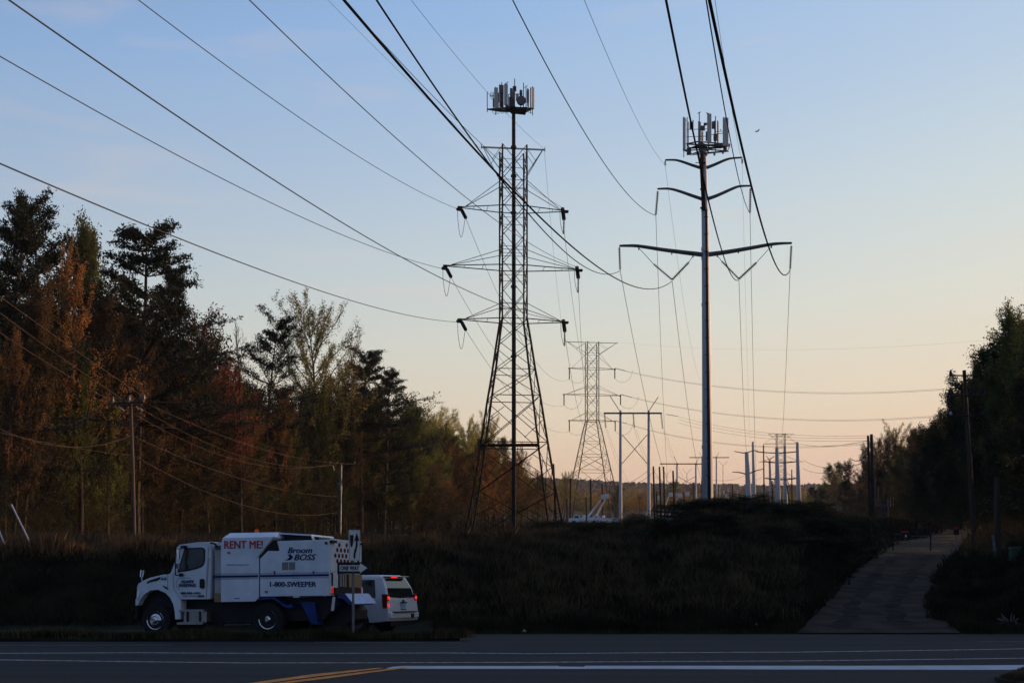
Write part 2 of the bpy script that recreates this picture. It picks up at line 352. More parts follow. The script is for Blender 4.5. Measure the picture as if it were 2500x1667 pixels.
sheet('stop_line', [barp], M['bar'], 0.004)
sheet('yellow_road_marking', [pix([(560,1672.5),(612,1667),(760,1646),(860,1636),(925,1630),(938,1630.5),(870,1639),(780,1650),(655,1667),(620,1672.5)]),
      pix([(628,1675),(674,1667),(800,1650.5),(900,1638),(985,1628.5),(1000,1629.5),(915,1640.5),(810,1655),(705,1667),(670,1675)])], M['yellow'], 0.008)
# raised grassed median strip with its own kerb edge
def strip_obj(name, left, right, Ya, Yb, m, dz=0.04, nx=10, n=60, kind='structure'):
    yy = np.linspace(Ya, Yb, n); V = []; Fc = []
    for y in yy:
        ul, ur = left(y), right(y)
        for j in range(nx+1):
            u = ul+(ur-ul)*j/nx; x = (u-1250)/F*y
            V.append((x, y, float(gz(x, y))+dz))
    for i in range(n-1):
        for j in range(nx):
            a = i*(nx+1)+j; Fc.append((a, a+1, a+nx+2, a+nx+1))
    me = bpy.data.meshes.new(name); me.from_pydata(V, [], Fc); me.materials.append(m)
    me.polygons.foreach_set('use_smooth', [True]*len(me.polygons))
    return tag(link(name, me), kind=kind)
mb = MB()
med = [(-60, 34.75), (-15, 34.75), (-5.5, 34.85), (-3.6, 35.0), (-2.4, 35.15), (-1.5, 35.35), (-2.6, 35.6), (-3.9, 35.9), (-5.5, 36.1), (-15, 36.1), (-60, 36.1)]
mb.prism(med, lambda x, y: Vector((x, y, y*SL+.10)), lambda x, y: Vector((x, y, y*SL-.05)))
tag(mb.build('median_strip', M['grass']), kind='structure')
drv_l = lambda y: np.interp(y, [40, 44, 50, 60, 70, 78], [1945, 1990, 2042, 2095, 2158, 2172])
drv_r = lambda y: np.interp(y, [40, 42, 44, 47, 50, 60, 70, 78], [2345, 2325, 2275, 2262, 2264, 2295, 2325, 2330])
strip_obj('driveway', drv_l, drv_r, 39.98, 71.0, M['drive'], nx=14)
M['rut'] = mat('worn_wheel_track', (0.026,0.021,0.018), 0.98, scale=1.4, var=0.45, spec=0.05)
for f0, f1 in ((.20,.34),(.60,.76)):
    strip_obj('wheel_rut', lambda y, f=f0: float(drv_l(y)+(drv_r(y)-drv_l(y))*(f+.02*math.sin(y*1.3)+.012*math.sin(y*4.1))), lambda y, f=f1: float(drv_l(y)+(drv_r(y)-drv_l(y))*(f+.025*math.sin(y*1.1+2)+.015*math.sin(y*3.7))), 42, 70.5, M['rut'], dz=.05, nx=3, n=90)
grv_l = lambda y: np.interp(y, [71, 76, 84, 92, 110, 140], [2160, 2168, 2200, 2262, 2300, 2320])
grv_r = lambda y: np.interp(y, [71, 80, 92, 110, 140], [2330, 2348, 2372, 2372, 2345])
strip_obj('gravel_track', grv_l, grv_r, 71.0, 140, M['gravel'], nx=10)

# ------------------------------------------------------------------ power structures
T1Y = 142.0; K1 = T1Y/F
def lattice(name, label, cx, Y, ybase_off, arms, tophalf, m, rz, k, seg, baseZ, part_wires=True, group=None):
    """arms: list of (z, half length, rise of the upper tie); seg: levels (z, half width) from base to top"""
    root = empty(name, (cx, Y, baseZ), label, 'transmission tower', group, rz)
    def corners(z, h): return [Vector((sx*h, sy*h, z-baseZ)) for sx, sy in ((-1,-1),(1,-1),(1,1),(-1,1))]
    lv = [corners(z, h) for z, h in seg]
    for c in range(4):
        mb = MB()
        for i, (a, b) in enumerate(zip(lv[:-1], lv[1:])): mb.tube([a[c], b[c]], (0.125 if i < 6 else 0.095)*k, 4)
        mb.build('tower_leg', m, root)
    br = MB()
    for i, (a, b) in enumerate(zip(lv[:-1], lv[1:])):
        w = 0.066*k*(1.1 if i < 3 else 0.95)
        for c in range(4):
            d = (c+1) % 4
            br.bar(a[c], b[d], w); br.bar(a[d], b[c], w)
            if i >= 6: br.bar((a[c]+b[c])/2, (a[d]+b[d])/2, w*.7)
            if i in (1, 2, 3, 5): br.bar(b[c], b[d], w*1.1)
            if i < 3:
                mid = (a[c]+b[d]+a[d]+b[c])/4
                br.bar((a[c]+b[c])/2, (a[c]+mid)/2, w*.8); br.bar((a[d]+b[d])/2, (a[d]+mid)/2, w*.8)
                br.bar((a[c]+b[c])/2, (b[c]+mid)/2, w*.8); br.bar((a[d]+b[d])/2, (b[d]+mid)/2, w*.8)
    br.build('bracing', m, root)
    hw = seg[-1][1]
    def hat(z):
        zs = [s[0] for s in seg]; hs = [s[1] for s in seg]; return float(np.interp(z, zs, hs))
    for z, L_, rise in arms:
        for s in (-1, 1):
            am = MB(); h = hat(z); hu = hat(z+rise); zl = z-baseZ
            tip = Vector((s*L_, 0, zl))
            for sy in (-1, 1):
                am.bar((s*h, sy*h, zl), tip+Vector((0, sy*.12, 0)), 0.095*k); am.bar((s*hu, sy*hu, zl+rise), tip+Vector((-s*.7, sy*.1, .12)), 0.06*k)
            am.bar((s*(h+(L_-h)*.33), -h*.66, zl), (s*(h+(L_-h)*.33), h*.66, zl), 0.05*k)
            am.bar((s*(h+(L_-h)*.66), -h*.33, zl), (s*(h+(L_-h)*.66), h*.33, zl), 0.05*k)
            am.box(tip+Vector((0, 0, -.05)), (.5, .5, .22))
            am.build('cross_arm', m, root)
        br2 = MB()
        for sy in (-1, 1): br2.bar((-h, sy*h, zl), (h, sy*h, zl), 0.09*k); br2.bar((-hu, sy*hu, zl+rise), (hu, sy*hu, zl+rise), 0.05*k)
        br2.build_each('cross_beam', m, root)
    # earth-wire bridge on top
    tp = MB(); zt = seg[-1][0]-baseZ; zw = arms_top_z(arms)-baseZ
    for sy in (-1, 1):
        tp.bar((-tophalf, sy*.15, zt), (tophalf, sy*.15, zt), 0.075*k)
        for s in (-1, 1):
            zl = zt-3.3*(1 if k < 1.5 else .95); hl = hat(zl+baseZ)
            tp.bar((s*hl, sy*hl, zl), (s*(tophalf-.25), sy*.15, zt), 0.075*k)
            tp.bar((s*(hl+tophalf)/2, sy*(hl+.15)/2, (zl+zt)/2), (s*hw, sy*hw*.5, zt), 0.045*k)
    for s in (-1, 1): tp.bar((s*tophalf, 0, zt-.2), (s*tophalf, 0, zt+.35), 0.06*k)
    tp.build('earth_wire_bridge', m, root)
    return root
def arms_top_z(a): return max(x[0] for x in a)
def zz(py, Y): return EYE+(HZ-py)/F*Y
def insulator(a, b, r=0.13, n=12, rod=0.03):
    a = Vector(a); b = Vector(b); mb = MB(); mb.tube([a, b], rod, 5)
    for i in range(n):
        c = a.lerp(b, (i+.6)/(n+.2)); d = (b-a).normalized()
        mb.tube([c-d*.05, c+d*.02], [r*.45, r], 8)
    return mb

seg1 = [(zz(1318,T1Y),5.25),(zz(1207,T1Y),4.35),(zz(1087,T1Y),3.5),(zz(973,T1Y),2.75),(zz(908,T1Y),2.25),(zz(842,T1Y),1.83),(zz(783,T1Y),1.42)]
for i in range(1, 6): seg1.append((zz(783-i*69.5, T1Y), 1.42))
seg1.append((zz(363, T1Y), 1.4))
cx1 = (1253.0-1250)/F*T1Y
b1 = zz(1318, T1Y)
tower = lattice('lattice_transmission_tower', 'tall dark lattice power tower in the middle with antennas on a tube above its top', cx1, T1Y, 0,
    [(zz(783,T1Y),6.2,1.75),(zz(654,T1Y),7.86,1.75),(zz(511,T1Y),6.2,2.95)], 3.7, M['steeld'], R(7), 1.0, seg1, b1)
def loc1(px, py, dy=0.0):
    p = P(px, py, T1Y+dy); return Matrix.Rotation(-R(7), 3, 'Z') @ (p-Vector((cx1, T1Y, b1)))
mb = MB(); mb.tube([loc1(1254.5,1316), loc1(1254.5,780), loc1(1254,276)], [.26,.24,.21], 14)
for py in range(300, 520, 18): mb.bar(loc1(1254,py), loc1(1260.5,py), .02)
for py in (430, 360, 520, 700, 870): mb.cyl(loc1(1254,py), (0,0,1), .33, .25, 14)
mb.build('antenna_mast', M['rust'], tower, smooth=False)
mb = MB(); mb.bar(loc1(1172,1087,-3.5), loc1(1314,1085,-3.5), .24); mb.bar(loc1(1190,1088,-3.5), loc1(1318,1088,-3.5), .16); mb.build_each('brace_beam', M['steeld'], tower)
# antenna platform: triangular frame with rails
def platform(parent, loc, ring, zpy, m, r=.09, deck=True):
    mb = MB(); n = len(ring)
    pts = [loc(px, py, dy) for px, py, dy in ring]
    for i in range(n): mb.bar(pts[i], pts[(i+1) % n], r)
    c = sum(pts, Vector())/n
    for p in pts: mb.bar(c, p, r*1.1)
    if deck: mb.add([p+Vector((0,0,.02)) for p in pts]+[p-Vector((0,0,.10)) for p in pts], [tuple(range(n)), tuple(range(n, 2*n))[::-1]]+[(i,i+n,(i+1)%n+n,(i+1)%n) for i in range(n)])
    return mb.build('antenna_platform', m, parent)
platform(tower, loc1, [(1190,267,1.2),(1222,272,-2.0),(1284,274,-1.6),(1301,265,1.4),(1250,262,2.4)], 268, M['steeld'], .11)
def panel(parent, loc, x0, x1, y0, y1, dy, m, depth=.18, mast=True, tilt=0):
    p0 = loc(x0, y1, dy); p1 = loc(x1, y0, dy); w = abs((x1-x0)*K1); h = (y1-y0)*K1; c = (p0+p1)/2
    mb = MB(); mb.box(c, (w, depth, h), Matrix.Rotation(tilt, 3, 'Z'))
    o = mb.build('panel_antenna', m, parent, bevel=.03)
    if mast:
        mt = MB(); mt.tube([c+Vector((0, .35, -h/2-.6)), c+Vector((0, .35, h/2+.25))], .045, 6)
        mt.bar(c+Vector((0,.35,h*.35)), c+Vector((0,0,h*.35)), .04); mt.bar(c+Vector((0,.35,-h*.35)), c+Vector((0,0,-h*.35)), .04)
        mt.build('antenna_bracket', M['steeld'], parent)
def unit(parent, loc, x0, x1, y0, y1, dy, m=None, depth=.25, name='radio_unit'):
    p0 = loc(x0, y1, dy); p1 = loc(x1, y0, dy)
    mb = MB(); mb.box((p0+p1)/2, (abs(x1-x0)*K1, depth, (y1-y0)*K1)); mb.build(name, m or M['unit'], parent, bevel=.03)
def c5(x, y): return 1160+x/7.84, 180+y/7.84
def rect(fn, x0, y0, x1, y1):
    a = fn(x0, y0); b = fn(x1, y1); return a[0], b[0], a[1], b[1]
for (x0,y0,x1,y1,dy,mm,tl) in [(365,275,437,668,-1.6,'panel',0),(555,205,625,605,-1.9,'panel',0),(1050,285,1088,640,-.6,'panel',R(65)),(1082,265,1132,680,.4,'panel',R(35)),
                             (455,220,500,560,1.6,'panel',R(20)),(850,320,905,560,2.0,'unit',0)]:
    panel(tower, loc1, *rect(c5, x0, y0, x1, y1), dy, M[mm], tilt=tl)
for (x0,y0,x1,y1,dy) in [(470,225,545,370,-.9),(478,350,545,640,-.7),(668,285,715,470,-1.0),(720,245,788,340,.2),(650,450,760,640,.3),(705,330,760,520,-.4),(850,330,900,400,.4),(990,320,1030,560,.8),(350,480,372,640,0),(585,600,640,650,-1.5)]:
    unit(tower, loc1, *rect(c5, x0, y0, x1, y1), dy)
unit(tower, loc1, *rect(c5, 780, 390, 833, 520), -1.2, M['offw'])
mb = MB(); p = loc1(*c5(883, 520), -1.4); mb.cyl(p, (0.2,-1,0), .52, .35, 16); mb.build('dish_antenna', M['unit'], tower)
mb = MB()
for x, y0, y1, dy in [(232,350,740,.9),(508,170,650,-.8),(757,100,740,0),(927,180,640,-.6),(975,270,650,.6),(345,380,660,.5),(445,370,660,.2),(1020,300,650,0),(1005,280,630,1),(640,400,640,.8)]:
    mb.tube([loc1(*c5(x,y1),dy), loc1(*c5(x,y0),dy)], .05, 5)
for a, b in [((560,215),(632,160)),((945,270),(998,232)),((290,430),(350,420)),((640,400),(780,395)),((350,430),(480,430)),((830,400),(900,380))]:
    mb.bar(loc1(*c5(*a),-.5), loc1(*c5(*b),-.5), .07)
mb.build_each('antenna_pipe', M['steeld'], tower)
mb = MB()
for cx, cy, r in [(365,735,32),(435,745,25),(520,745,20),(600,735,30),(1060,720,42),(330,400,45),(345,440,60)]:
    pts = [loc1(*c5(cx+r*math.cos(t), cy+r*1.0*math.sin(t)), .1) for t in np.linspace(0, 2*math.pi, 14)]
    mb.tube(pts, .022, 4, cap=False)
for i in range(9):
    x = 640+i*16; mb.tube([loc1(*c5(x,620),-.5), loc1(*c5(x+8,700),-.4), loc1(*c5(725+i*3,790),-.3), loc1(*c5(722+i*4,860),-.25)], .03, 4)
mb.build_each('coaxial_cable', M['cable'], tower)
mb = MB(); mb.add([loc1(*c5(600,660),0),loc1(*c5(640,640),-1.5),loc1(*c5(1000,640),-1.5),loc1(*c5(990,700),0),loc1(*c5(960,795),-1.0),loc1(*c5(820,780),-1.0),loc1(*c5(690,770),-.3)],[(0,1,2,3),(0,3,4,5,6),(0,6,5,4),(1,2,4,5),(0,1,5,6),(2,3,4)])
mb.build('platform_bracket', M['steeld'], tower)

def local_of(root, p): return root.matrix_world.inverted() @ p if False else (Matrix.Rotation(-root.rotation_euler.z, 3, 'Z') @ (Vector(p)-root.location))
def jumper(parent, pts, r=.028, m='cable', name='jumper_cable'):
    # smooth hanging loop through photo points (px,py,Y)
    P3 = [P(*p) for p in pts]; res = catmull(P3, 8)
    MB().tube([local_of(parent, q) for q in res], r, 5).build(name, M[m], parent)
def catmull(P3, k):
    res = []
    for i in range(len(P3)-1):
        p0 = P3[max(i-1,0)]; p1 = P3[i]; p2 = P3[i+1]; p3 = P3[min(i+2, len(P3)-1)]
        for t in np.linspace(0, 1, k, endpoint=False):
            res.append(0.5*((2*p1)+(p2-p0)*t+(2*p0-5*p1+4*p2-p3)*t*t+(3*p1-p0-3*p2+p3)*t*t*t))
    return res+[P3[-1]]
# dead-end insulators and jumper loops of the big tower
for (tx, ty) in ((1116,511),(1080,655),(1116,784)):
    a = P(tx, ty, T1Y); b = P(tx+11, ty+2, T1Y+1); c = P(tx+21, ty+21, T1Y+3.2)
    insulator(local_of(tower,b), local_of(tower,c), .22, 14, .05).build('strain_insulator', M['insul'], tower)
    insulator(local_of(tower,P(tx+10,ty+1,T1Y-.5)), local_of(tower,P(tx+1,ty+0,T1Y-3)), .19, 14, .05).build('strain_insulator', M['insul'], tower)
    jumper(tower, [(tx+1,ty+2,T1Y-2),(tx+2,ty+28,T1Y-1.5),(tx+6,ty+58,T1Y-.5),(tx+10,ty+68,T1Y),(tx+14,ty+58,T1Y+.5),(tx+19,ty+26,T1Y+2.4)])
for (tx, ty) in ((1377,510),(1412,653),(1379,783)):
    insulator(local_of(tower,P(tx-4,ty-2,T1Y)), local_of(tower,P(tx,ty+26,T1Y+1.5)), .24, 14, .07).build('strain_insulator', M['insul'], tower)
    insulator(local_of(tower,P(tx,ty+22,T1Y+.5)), local_of(tower,P(tx-1,ty+62,T1Y+.8)), .15, 12, .05).build('strain_insulator', M['insul'], tower)
    jumper(tower, [(tx-10,ty+2,T1Y-1),(tx-9,ty+30,T1Y-1),(tx-5,ty+52,T1Y-.4),(tx-1,ty+60,T1Y),(tx,ty+44,T1Y+.6)])

# second lattice tower, farther back
Y3 = 318.0; K3 = Y3/F; cx3 = (1445.5-1250)*K3
seg3 = [(zz(1294,Y3),6.9),(zz(1222,Y3),5.6),(zz(1150,Y3),4.1),(zz(1112,Y3),3.3),(zz(1080,Y3),2.65),(zz(1052,Y3),2.1),(zz(1028,Y3),1.5)]
for i in range(1, 6): seg3.append((zz(1028-i*32, Y3), 1.5))
seg3.append((zz(836, Y3), 1.45))
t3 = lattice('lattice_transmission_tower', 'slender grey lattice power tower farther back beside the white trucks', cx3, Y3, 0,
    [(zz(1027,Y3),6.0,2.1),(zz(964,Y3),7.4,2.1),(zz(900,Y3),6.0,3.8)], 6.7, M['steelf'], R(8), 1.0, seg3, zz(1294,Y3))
for ax in (1390,1501,1377,1514,1390,1501):
    pass
for (ax, ay) in ((1390,901),(1501,899),(1377,964),(1515,963),(1390,1028),(1502,1027)):
    MB().tube([local_of(t3,P(ax,ay,Y3)), local_of(t3,P(ax,ay+25,Y3))], .14, 6).build('suspension_insulator', M['insul'], t3)
    jumper(t3, [(ax,ay+26,Y3),(ax+12,ay+33,Y3),(ax+26,ay+33,Y3),(ax+38,ay+22,Y3+.5),(ax+44,ay+5,Y3+1)], .03, 'wirelt')
for (ax, ay) in ((1502,899),(1516,963),(1503,1027)):
    insulator(local_of(t3,P(ax,ay,Y3)), local_of(t3,P(ax+28,ay+7,Y3)), .20, 10, .06).build('strain_insulator', M['insul'], t3)
# third, far away
Y4 = 640.0; cx4 = (1906-1250)/F*Y4
seg4 = [(zz(1248,Y4),6.5),(zz(1215,Y4),5.0),(zz(1190,Y4),4.0),(zz(1175,Y4),3.0),(zz(1165,Y4),2.5),(zz(1155,Y4),2.2),(zz(1145,Y4),2.1)]
for i in range(1, 6): seg4.append((zz(1145-i*15, Y4), 2.1))
seg4.append((zz(1059, Y4), 2.1))
t4 = lattice('lattice_transmission_tower', 'small distant lattice power tower rising behind the substation poles', cx4, Y4, 0,
    [(zz(1167,Y4),8.5,3.0),(zz(1127,Y4),11.0,3.0),(zz(1083,Y4),9.0,5.0)], 6.5, M['steelf'], R(-3), 1.35, seg4, zz(1248,Y4))

# steel monopole with curved arms and the second antenna array
cxm = (1728-1250)*K1; bm_ = zz(1262, T1Y)
mono = empty('steel_monopole', (cxm, T1Y, bm_), 'tall shiny steel monopole with six curved arms and antennas on its top', 'power pole')
def lm(px, py, dy=0.0): return P(px, py, T1Y+dy)-Vector((cxm, T1Y, bm_))
mb = MB(); mb.tube([lm(1728,1262), lm(1727,1090), lm(1724,800), lm(1722,590), lm(1719.5,450), lm(1718,362)], [.65,.60,.49,.42,.36,.30], 12)
for a, b, r in ((1087,1095,.62),(740,746,.50),(604,612,.47),(628,634,.47),(508,516,.42)): mb.tube([lm(1726-(1087-a)*.009,b), lm(1726-(1087-a)*.009,a)], r, 12)
mb.build('pole_shaft', M['galv'], mono)
mb = MB(); mb.tube([lm(1729.5,1258,-.66), lm(1728.5,1090,-.62), lm(1725.5,800,-.50), lm(1723.5,512,-.44)], .085, 6)
for px_ in (0, 2.2): mb.tube([lm(1731.5+px_,1258,-.60), lm(1730.5+px_,1090,-.56), lm(1727+px_*.7,800,-.46), lm(1724.5+px_*.4,512,-.38)], .075, 6)
for py in range(530, 1250, 42): mb.box(lm(1723.6+(py-512)*.0085, py, -.55), (.5, .1, .07))
mb.build_each('cable_conduit', M['rust'], mono)
mb = MB()
for i in range(6):
    x = 1712+i*1.2; mb.tube([lm(x+4,514,-.5), lm(x+2,470,-.5), lm(x+random.uniform(-2,2),430,-.55), lm(x+random.uniform(-2,2),390,-.5), lm(x-3,362,-.6)], .05, 5)
mb.tube([lm(1716,514,-.45), lm(1711,410,-.45), lm(1704,372,-.3)], .12, 6)
for py in (398, 462, 508): mb.box(lm(1716,py,-.45), (.6,.3,.14))
mb.build_each('coaxial_cable', M['cable'], mono)
def davit(pts, r0, r1, name='curved_arm', nubs=()):
    P3 = catmull([lm(*p) for p in pts], 6); n = len(P3)
    mb = MB(); mb.tube(P3, [r0+(r1-r0)*i/(n-1) for i in range(n)], 8)
    for q in nubs: mb.box(lm(q[0], q[1], 0), (.12,.12,.36))
    mb.build(name, M['steel'], mono)
davit([(1714,411),(1694,405),(1665,395),(1648,391),(1624,391)], .20, .10)
davit([(1722,411),(1745,402),(1768,392),(1785,387),(1812,385)], .20, .10)
davit([(1716,487),(1690,478),(1655,466),(1632,461),(1605,461.5)], .22, .11)
davit([(1724,487),(1752,477),(1788,461),(1806,455),(1834,454)], .22, .11)
davit([(1717,622),(1675,617),(1620,610),(1560,601),(1530,600),(1512,600.5)], .29, .13, nubs=[(1559.5,607),(1640,618),(1692,625)])
davit([(1724,622),(1770,616),(1830,606),(1880,597),(1905,594.5),(1933,593.5)], .29, .13, nubs=[(1751,624),(1803,615),(1883.5,602)])
for a, b, n in [((1512,604),(1514,659),14),((1606,467),(1601,525),14),((1832,460),(1831,520),14),((1932,600),(1929,657),14)]:
    insulator(lm(*a), lm(*b), .17, n, .05).build('suspension_insulator', M['insul'], mono)
for a, b in [((1624,393),(1624,405)),((1812,388),(1812,400))]:
    insulator(lm(*a), lm(*b), .12, 4, .03).build('suspension_insulator', M['insul'], mono)
for a, i0, c in [((1560,606),(1596,645),(1641,683)),((1692,625),(1682,640),(1641,683)),((1751,624),(1762,638),(1804,681)),((1883,601),(1847,641),(1804,681))]:
    ib = insulator(lm(*i0), lm(*c), .19, 13, .06); ib.tube([lm(*a), lm(*i0)], .035, 5); ib.build('suspension_insulator', M['insul'], mono)
def c6(x, y): return 1620+x/7.13, 260+y/7.13
platform(mono, lm, [(1671,368,.6),(1700,356,2.6),(1782,357,.8),(1776,369,-1.8),(1690,376,-2.4)], 365, M['steel'], .10, deck=False)
platform(mono, lm, [(1676,352,.6),(1704,346,2.2),(1782,353,.8),(1770,360,-1.5),(1684,362,-2.0)], 352, M['steeld'], .13, deck=False)
for (x0,y0,x1,y1,dy,tl) in [(335,200,385,775,-1.2,R(40)),(760,135,832,640,-2.2,R(12)),(1032,205,1128,690,-1.4,0),(935,265,958,625,.6,R(50)),(660,440,690,625,1.2,R(40)),(610,270,650,600,1.8,R(20))]:
    panel(mono, lm, *rect(c6, x0, y0, x1, y1), dy, M['panel'], tilt=tl)
for (x0,y0,x1,y1,dy) in [(455,270,520,400,-.8),(640,340,720,420,.6),(700,290,755,330,1),(840,265,910,390,.4),(735,440,770,600,.4),(870,480,935,600,.2),(410,730,480,845,-1.4),(620,740,770,790,-.6),(650,660,760,760,0),(940,640,1040,690,-.5),(890,680,1010,730,.3),(1040,690,1100,760,-1),(600,630,650,680,.5)]:
    unit(mono, lm, *rect(c6, x0, y0, x1, y1), dy)
mb = MB()
for x, y0, y1, dy in [(410,190,850,-1.0),(430,270,760,-.6),(622,130,800,-.4),(905,170,790,.2),(1040,190,700,-1.0),(780,600,830,-1.6),(515,240,390,-.7),(890,250,700,.8),(610,260,700,.9)]:
    mb.tube([lm(*c6(x,y1),dy), lm(*c6(x,y0),dy)], .055, 5)
for y in (400, 525):
    mb.bar(lm(*c6(400,y+5),-1), lm(*c6(760,y-5),-.6), .055)
mb.bar(lm(*c6(830,495),-1.4), lm(*c6(1040,470),-1.2), .055); mb.bar(lm(*c6(900,440),0), lm(*c6(1150,430),0), .05); mb.bar(lm(*c6(1100,690),0), lm(*c6(1160,670),0), .06)
mb.bar(lm(*c6(480,850),-1.5), lm(*c6(1140,785),-1), .07); mb.bar(lm(*c6(555,985),0), lm(*c6(640,980),0), .08)
mb.bar(lm(*c6(370,220),-1), lm(*c6(415,265),-1), .05); mb.bar(lm(*c6(350,690),-1), lm(*c6(390,790),-1), .06)
mb.build_each('antenna_pipe', M['steel'], mono)
mb = MB()
for x, y in ((720,800),(748,835),(888,830),(1035,800)): mb.cyl(lm(*c6(x,y),-1.2), (0,0,1), .12, .3, 8, .18)
mb.build_each('work_lamp', M['offw'], mono)

# ------------------------------------------------------------------ overhead lines
def wire_in(name, label, att, pts, a, r, m='wire', Y0=142.0, yend=-30, group='overhead lines coming from behind the camera', c2fix=None):
    X0 = (att[0]-1250)/F*Y0; z0 = zz(att[1], Y0); b = (X0-a)/Y0
    Yi = np.array([a/((p[0]-1250)/F-b) for p in pts]); zi = np.array([zz(p[1], y) for p, y in zip(pts, Yi)])
    if c2fix is None:
        A = np.stack([Yi-Y0, Yi**2-Y0**2], 1); c, *_ = np.linalg.lstsq(A/Yi[:, None], (zi-z0)/Yi, rcond=None); c1, c2 = c
    else:
        c2 = c2fix; c1 = float(np.sum((zi-z0-c2*(Yi**2-Y0**2))/Yi*(Yi-Y0)/Yi)/np.sum(((Yi-Y0)/Yi)**2))
    ys = np.concatenate([np.linspace(Y0, 20, 50), np.linspace(18, yend, 10)])
    q = [Vector((a+b*y, y, z0+c1*(y-Y0)+c2*(y*y-Y0*Y0))) for y in ys]
    o = MB().tube(q, r*.8, 6).build(name, M[m], origin=q[0], smooth=True)
    return tag(o, label, 'power line', group)
WIN = [
 ('slack conductor crossing the sky to the right end of the tower\'s lowest arm', (1379,783), [(21,0),(350,228),(700,460),(984,629),(1214,741)], -22, .034, 'wirelt'),
 ('conductor running to the left end of the tower\'s widest middle arm', (1080,656), [(0,138),(350,335),(600,465),(886,594)], -34, .034, 'wirelt'),
 ('lowest long conductor over the pines to the left end of the tower\'s bottom arm', (1116,786), [(0,400),(350,546),(700,683),(898,745)], -21, .034, 'wirelt'),
 ('conductor running to the left end of the tower\'s top arm', (1116,510), [(337,0),(600,195),(853,369),(1023,467)], -25, .030, 'wirelt'),
 ('conductor passing behind the tower body to the right end of its middle arm', (1412,653), [(608,0),(898,275),(1118,467),(1300,598)], -20, .030, 'wirelt'),
 ('thick dark conductor swooping past the tower to the monopole\'s left V insulators', (1641,686), [(838,0),(957,135),(1106,307),(1220,432),(1391,600),(1482,665),(1587,703)], -9, .045, 'cable'),
 ('dark conductor swooping past the tower to the tip of the monopole\'s long left arm', (1514,661), [(919,0),(1050,197),(1220,434),(1362,600),(1429,652),(1473,668)], -9, .040, 'cable'),
 ('thin conductor hugging the thick dark one, ending at the tower\'s top right arm', (1377,510), [(838,0),(928,98),(1106,286),(1196,369),(1300,460)], -21, .026, 'wire'),
 ('conductor dropping steeply to the monopole\'s middle left insulator', (1601,526), [(1251,0),(1391,262),(1526,467)], -10, .036, 'cable'),
 ('dark conductor crossing the monopole\'s antennas down to its right V insulators', (1804,683), [(1626,0),(1681,274),(1730,489),(1773,645)], -3, .050, 'cable'),
 ('dark conductor dropping to the monopole\'s middle right insulator', (1832,522), [(1724,0),(1772,283),(1811,467)], -3, .040, 'cable'),
 ('thickest black conductor looping up to the tip of the monopole\'s long right arm', (1929,658), [(1732,0),(1793,283),(1837,467),(1876,595),(1915,676)], -3, .062, 'cable'),
]
for lb, att, pts, a, r, m in WIN: wire_in('power_line', lb, att, pts, a, r, m)
for lb, att, pts, a in [('hair-thin earth wire to the left end of the tower\'s top bridge', (1173,363), [(800,0),(987,188)], -44),
                        ('hair-thin earth wire crossing the tower\'s antennas to the right end of its top bridge', (1329,364), [(1002,0),(1190,223),(1300,340)], -16),
                        ('hair-thin earth wire to the tip of the monopole\'s top left arm', (1624,403), [(1425,0),(1549,274)], -6),
                        ('hair-thin earth wire to the tip of the monopole\'s top right arm', (1812,399), [(1745,0),(1785,250)], -3)]:
    wire_in('earth_wire', lb, att, pts, a, .017, 'wirelt', c2fix=5e-4, group='thin earth wires coming from behind the camera')
def wire2(A, B, sag, r, m, label, name='power_line', group=None, n=40, cat='power line'):
    A = Vector(A); B = Vector(B)
    r = r*.8 if r < .1 else r
    q = [A.lerp(B, t)-Vector((0, 0, 4*sag*t*(1-t))) for t in np.linspace(0, 1, n)]
    o = MB().tube(q, r, 5).build(name, M[m], origin=q[0], smooth=True)
    return tag(o, label, cat, group)
go = 'conductors running on into the distance'
# from the big tower to the one behind it
for lb, a, b, sag in [
  ('conductor hanging from the tower\'s top left arm to the lattice tower behind', (1137,533,146), (1390,925,317), 6.5),
  ('conductor hanging from the tower\'s middle left arm to the lattice tower behind', (1101,677,146), (1377,989,317), 5),
  ('conductor hanging from the tower\'s bottom left arm to the lattice tower behind', (1137,806,146), (1390,1053,317), 4),
  ('conductor hanging from the tower\'s top right arm to the lattice tower behind', (1377,560,144), (1432,905,317), 4),
  ('conductor hanging from the tower\'s middle right arm to the lattice tower behind', (1412,700,144), (1432,968,317), 4),
  ('conductor hanging from the tower\'s bottom right arm to the lattice tower behind', (1379,820,144), (1434,1032,317), 4)]:
    wire2(P(*a), P(*b), sag, .030, 'wire', lb, group=go)
wire2(P(1329,370,142), P(1384,836,317), 5, .020, 'wire', 'thin earth wire from the tower\'s bridge to the lattice tower behind', 'earth_wire', go)
# from the monopole onwards
for lb, a, b, sag, r in [
  ('conductor leaving the tip of the monopole\'s long left arm for the substation', (1514,661,142), (1640,1195,330), 4, .040),
  ('conductor leaving the monopole\'s middle left insulator for the substation', (1601,526,142), (1630,1165,330), 4, .036),
  ('conductor leaving the monopole\'s left V insulators for the substation', (1641,686,142), (1714,1175,330), 4, .040),
  ('conductor leaving the monopole\'s right V insulators for the first steel pole', (1804,683,142), (1823,1103,345), 4, .038),
  ('conductor leaving the monopole\'s middle right insulator for the substation', (1831,522,142), (1847,1200,345), 4, .038),
  ('conductor leaving the tip of the monopole\'s long right arm for the distant tower', (1929,658,142), (1906,1085,520), 6, .040)]:
    wire2(P(*a), P(*b), sag, r, 'wire', lb, group=go)
wire2(P(1624,405,142), P(1712,930,330), 5, .018, 'wire', 'thin earth wire leaving the monopole\'s top left arm', 'earth_wire', go)
wire2(P(1812,400,142), P(1832,1078,345), 5, .014, 'wire', 'thin earth wire leaving the monopole\'s top right arm', 'earth_wire', go)
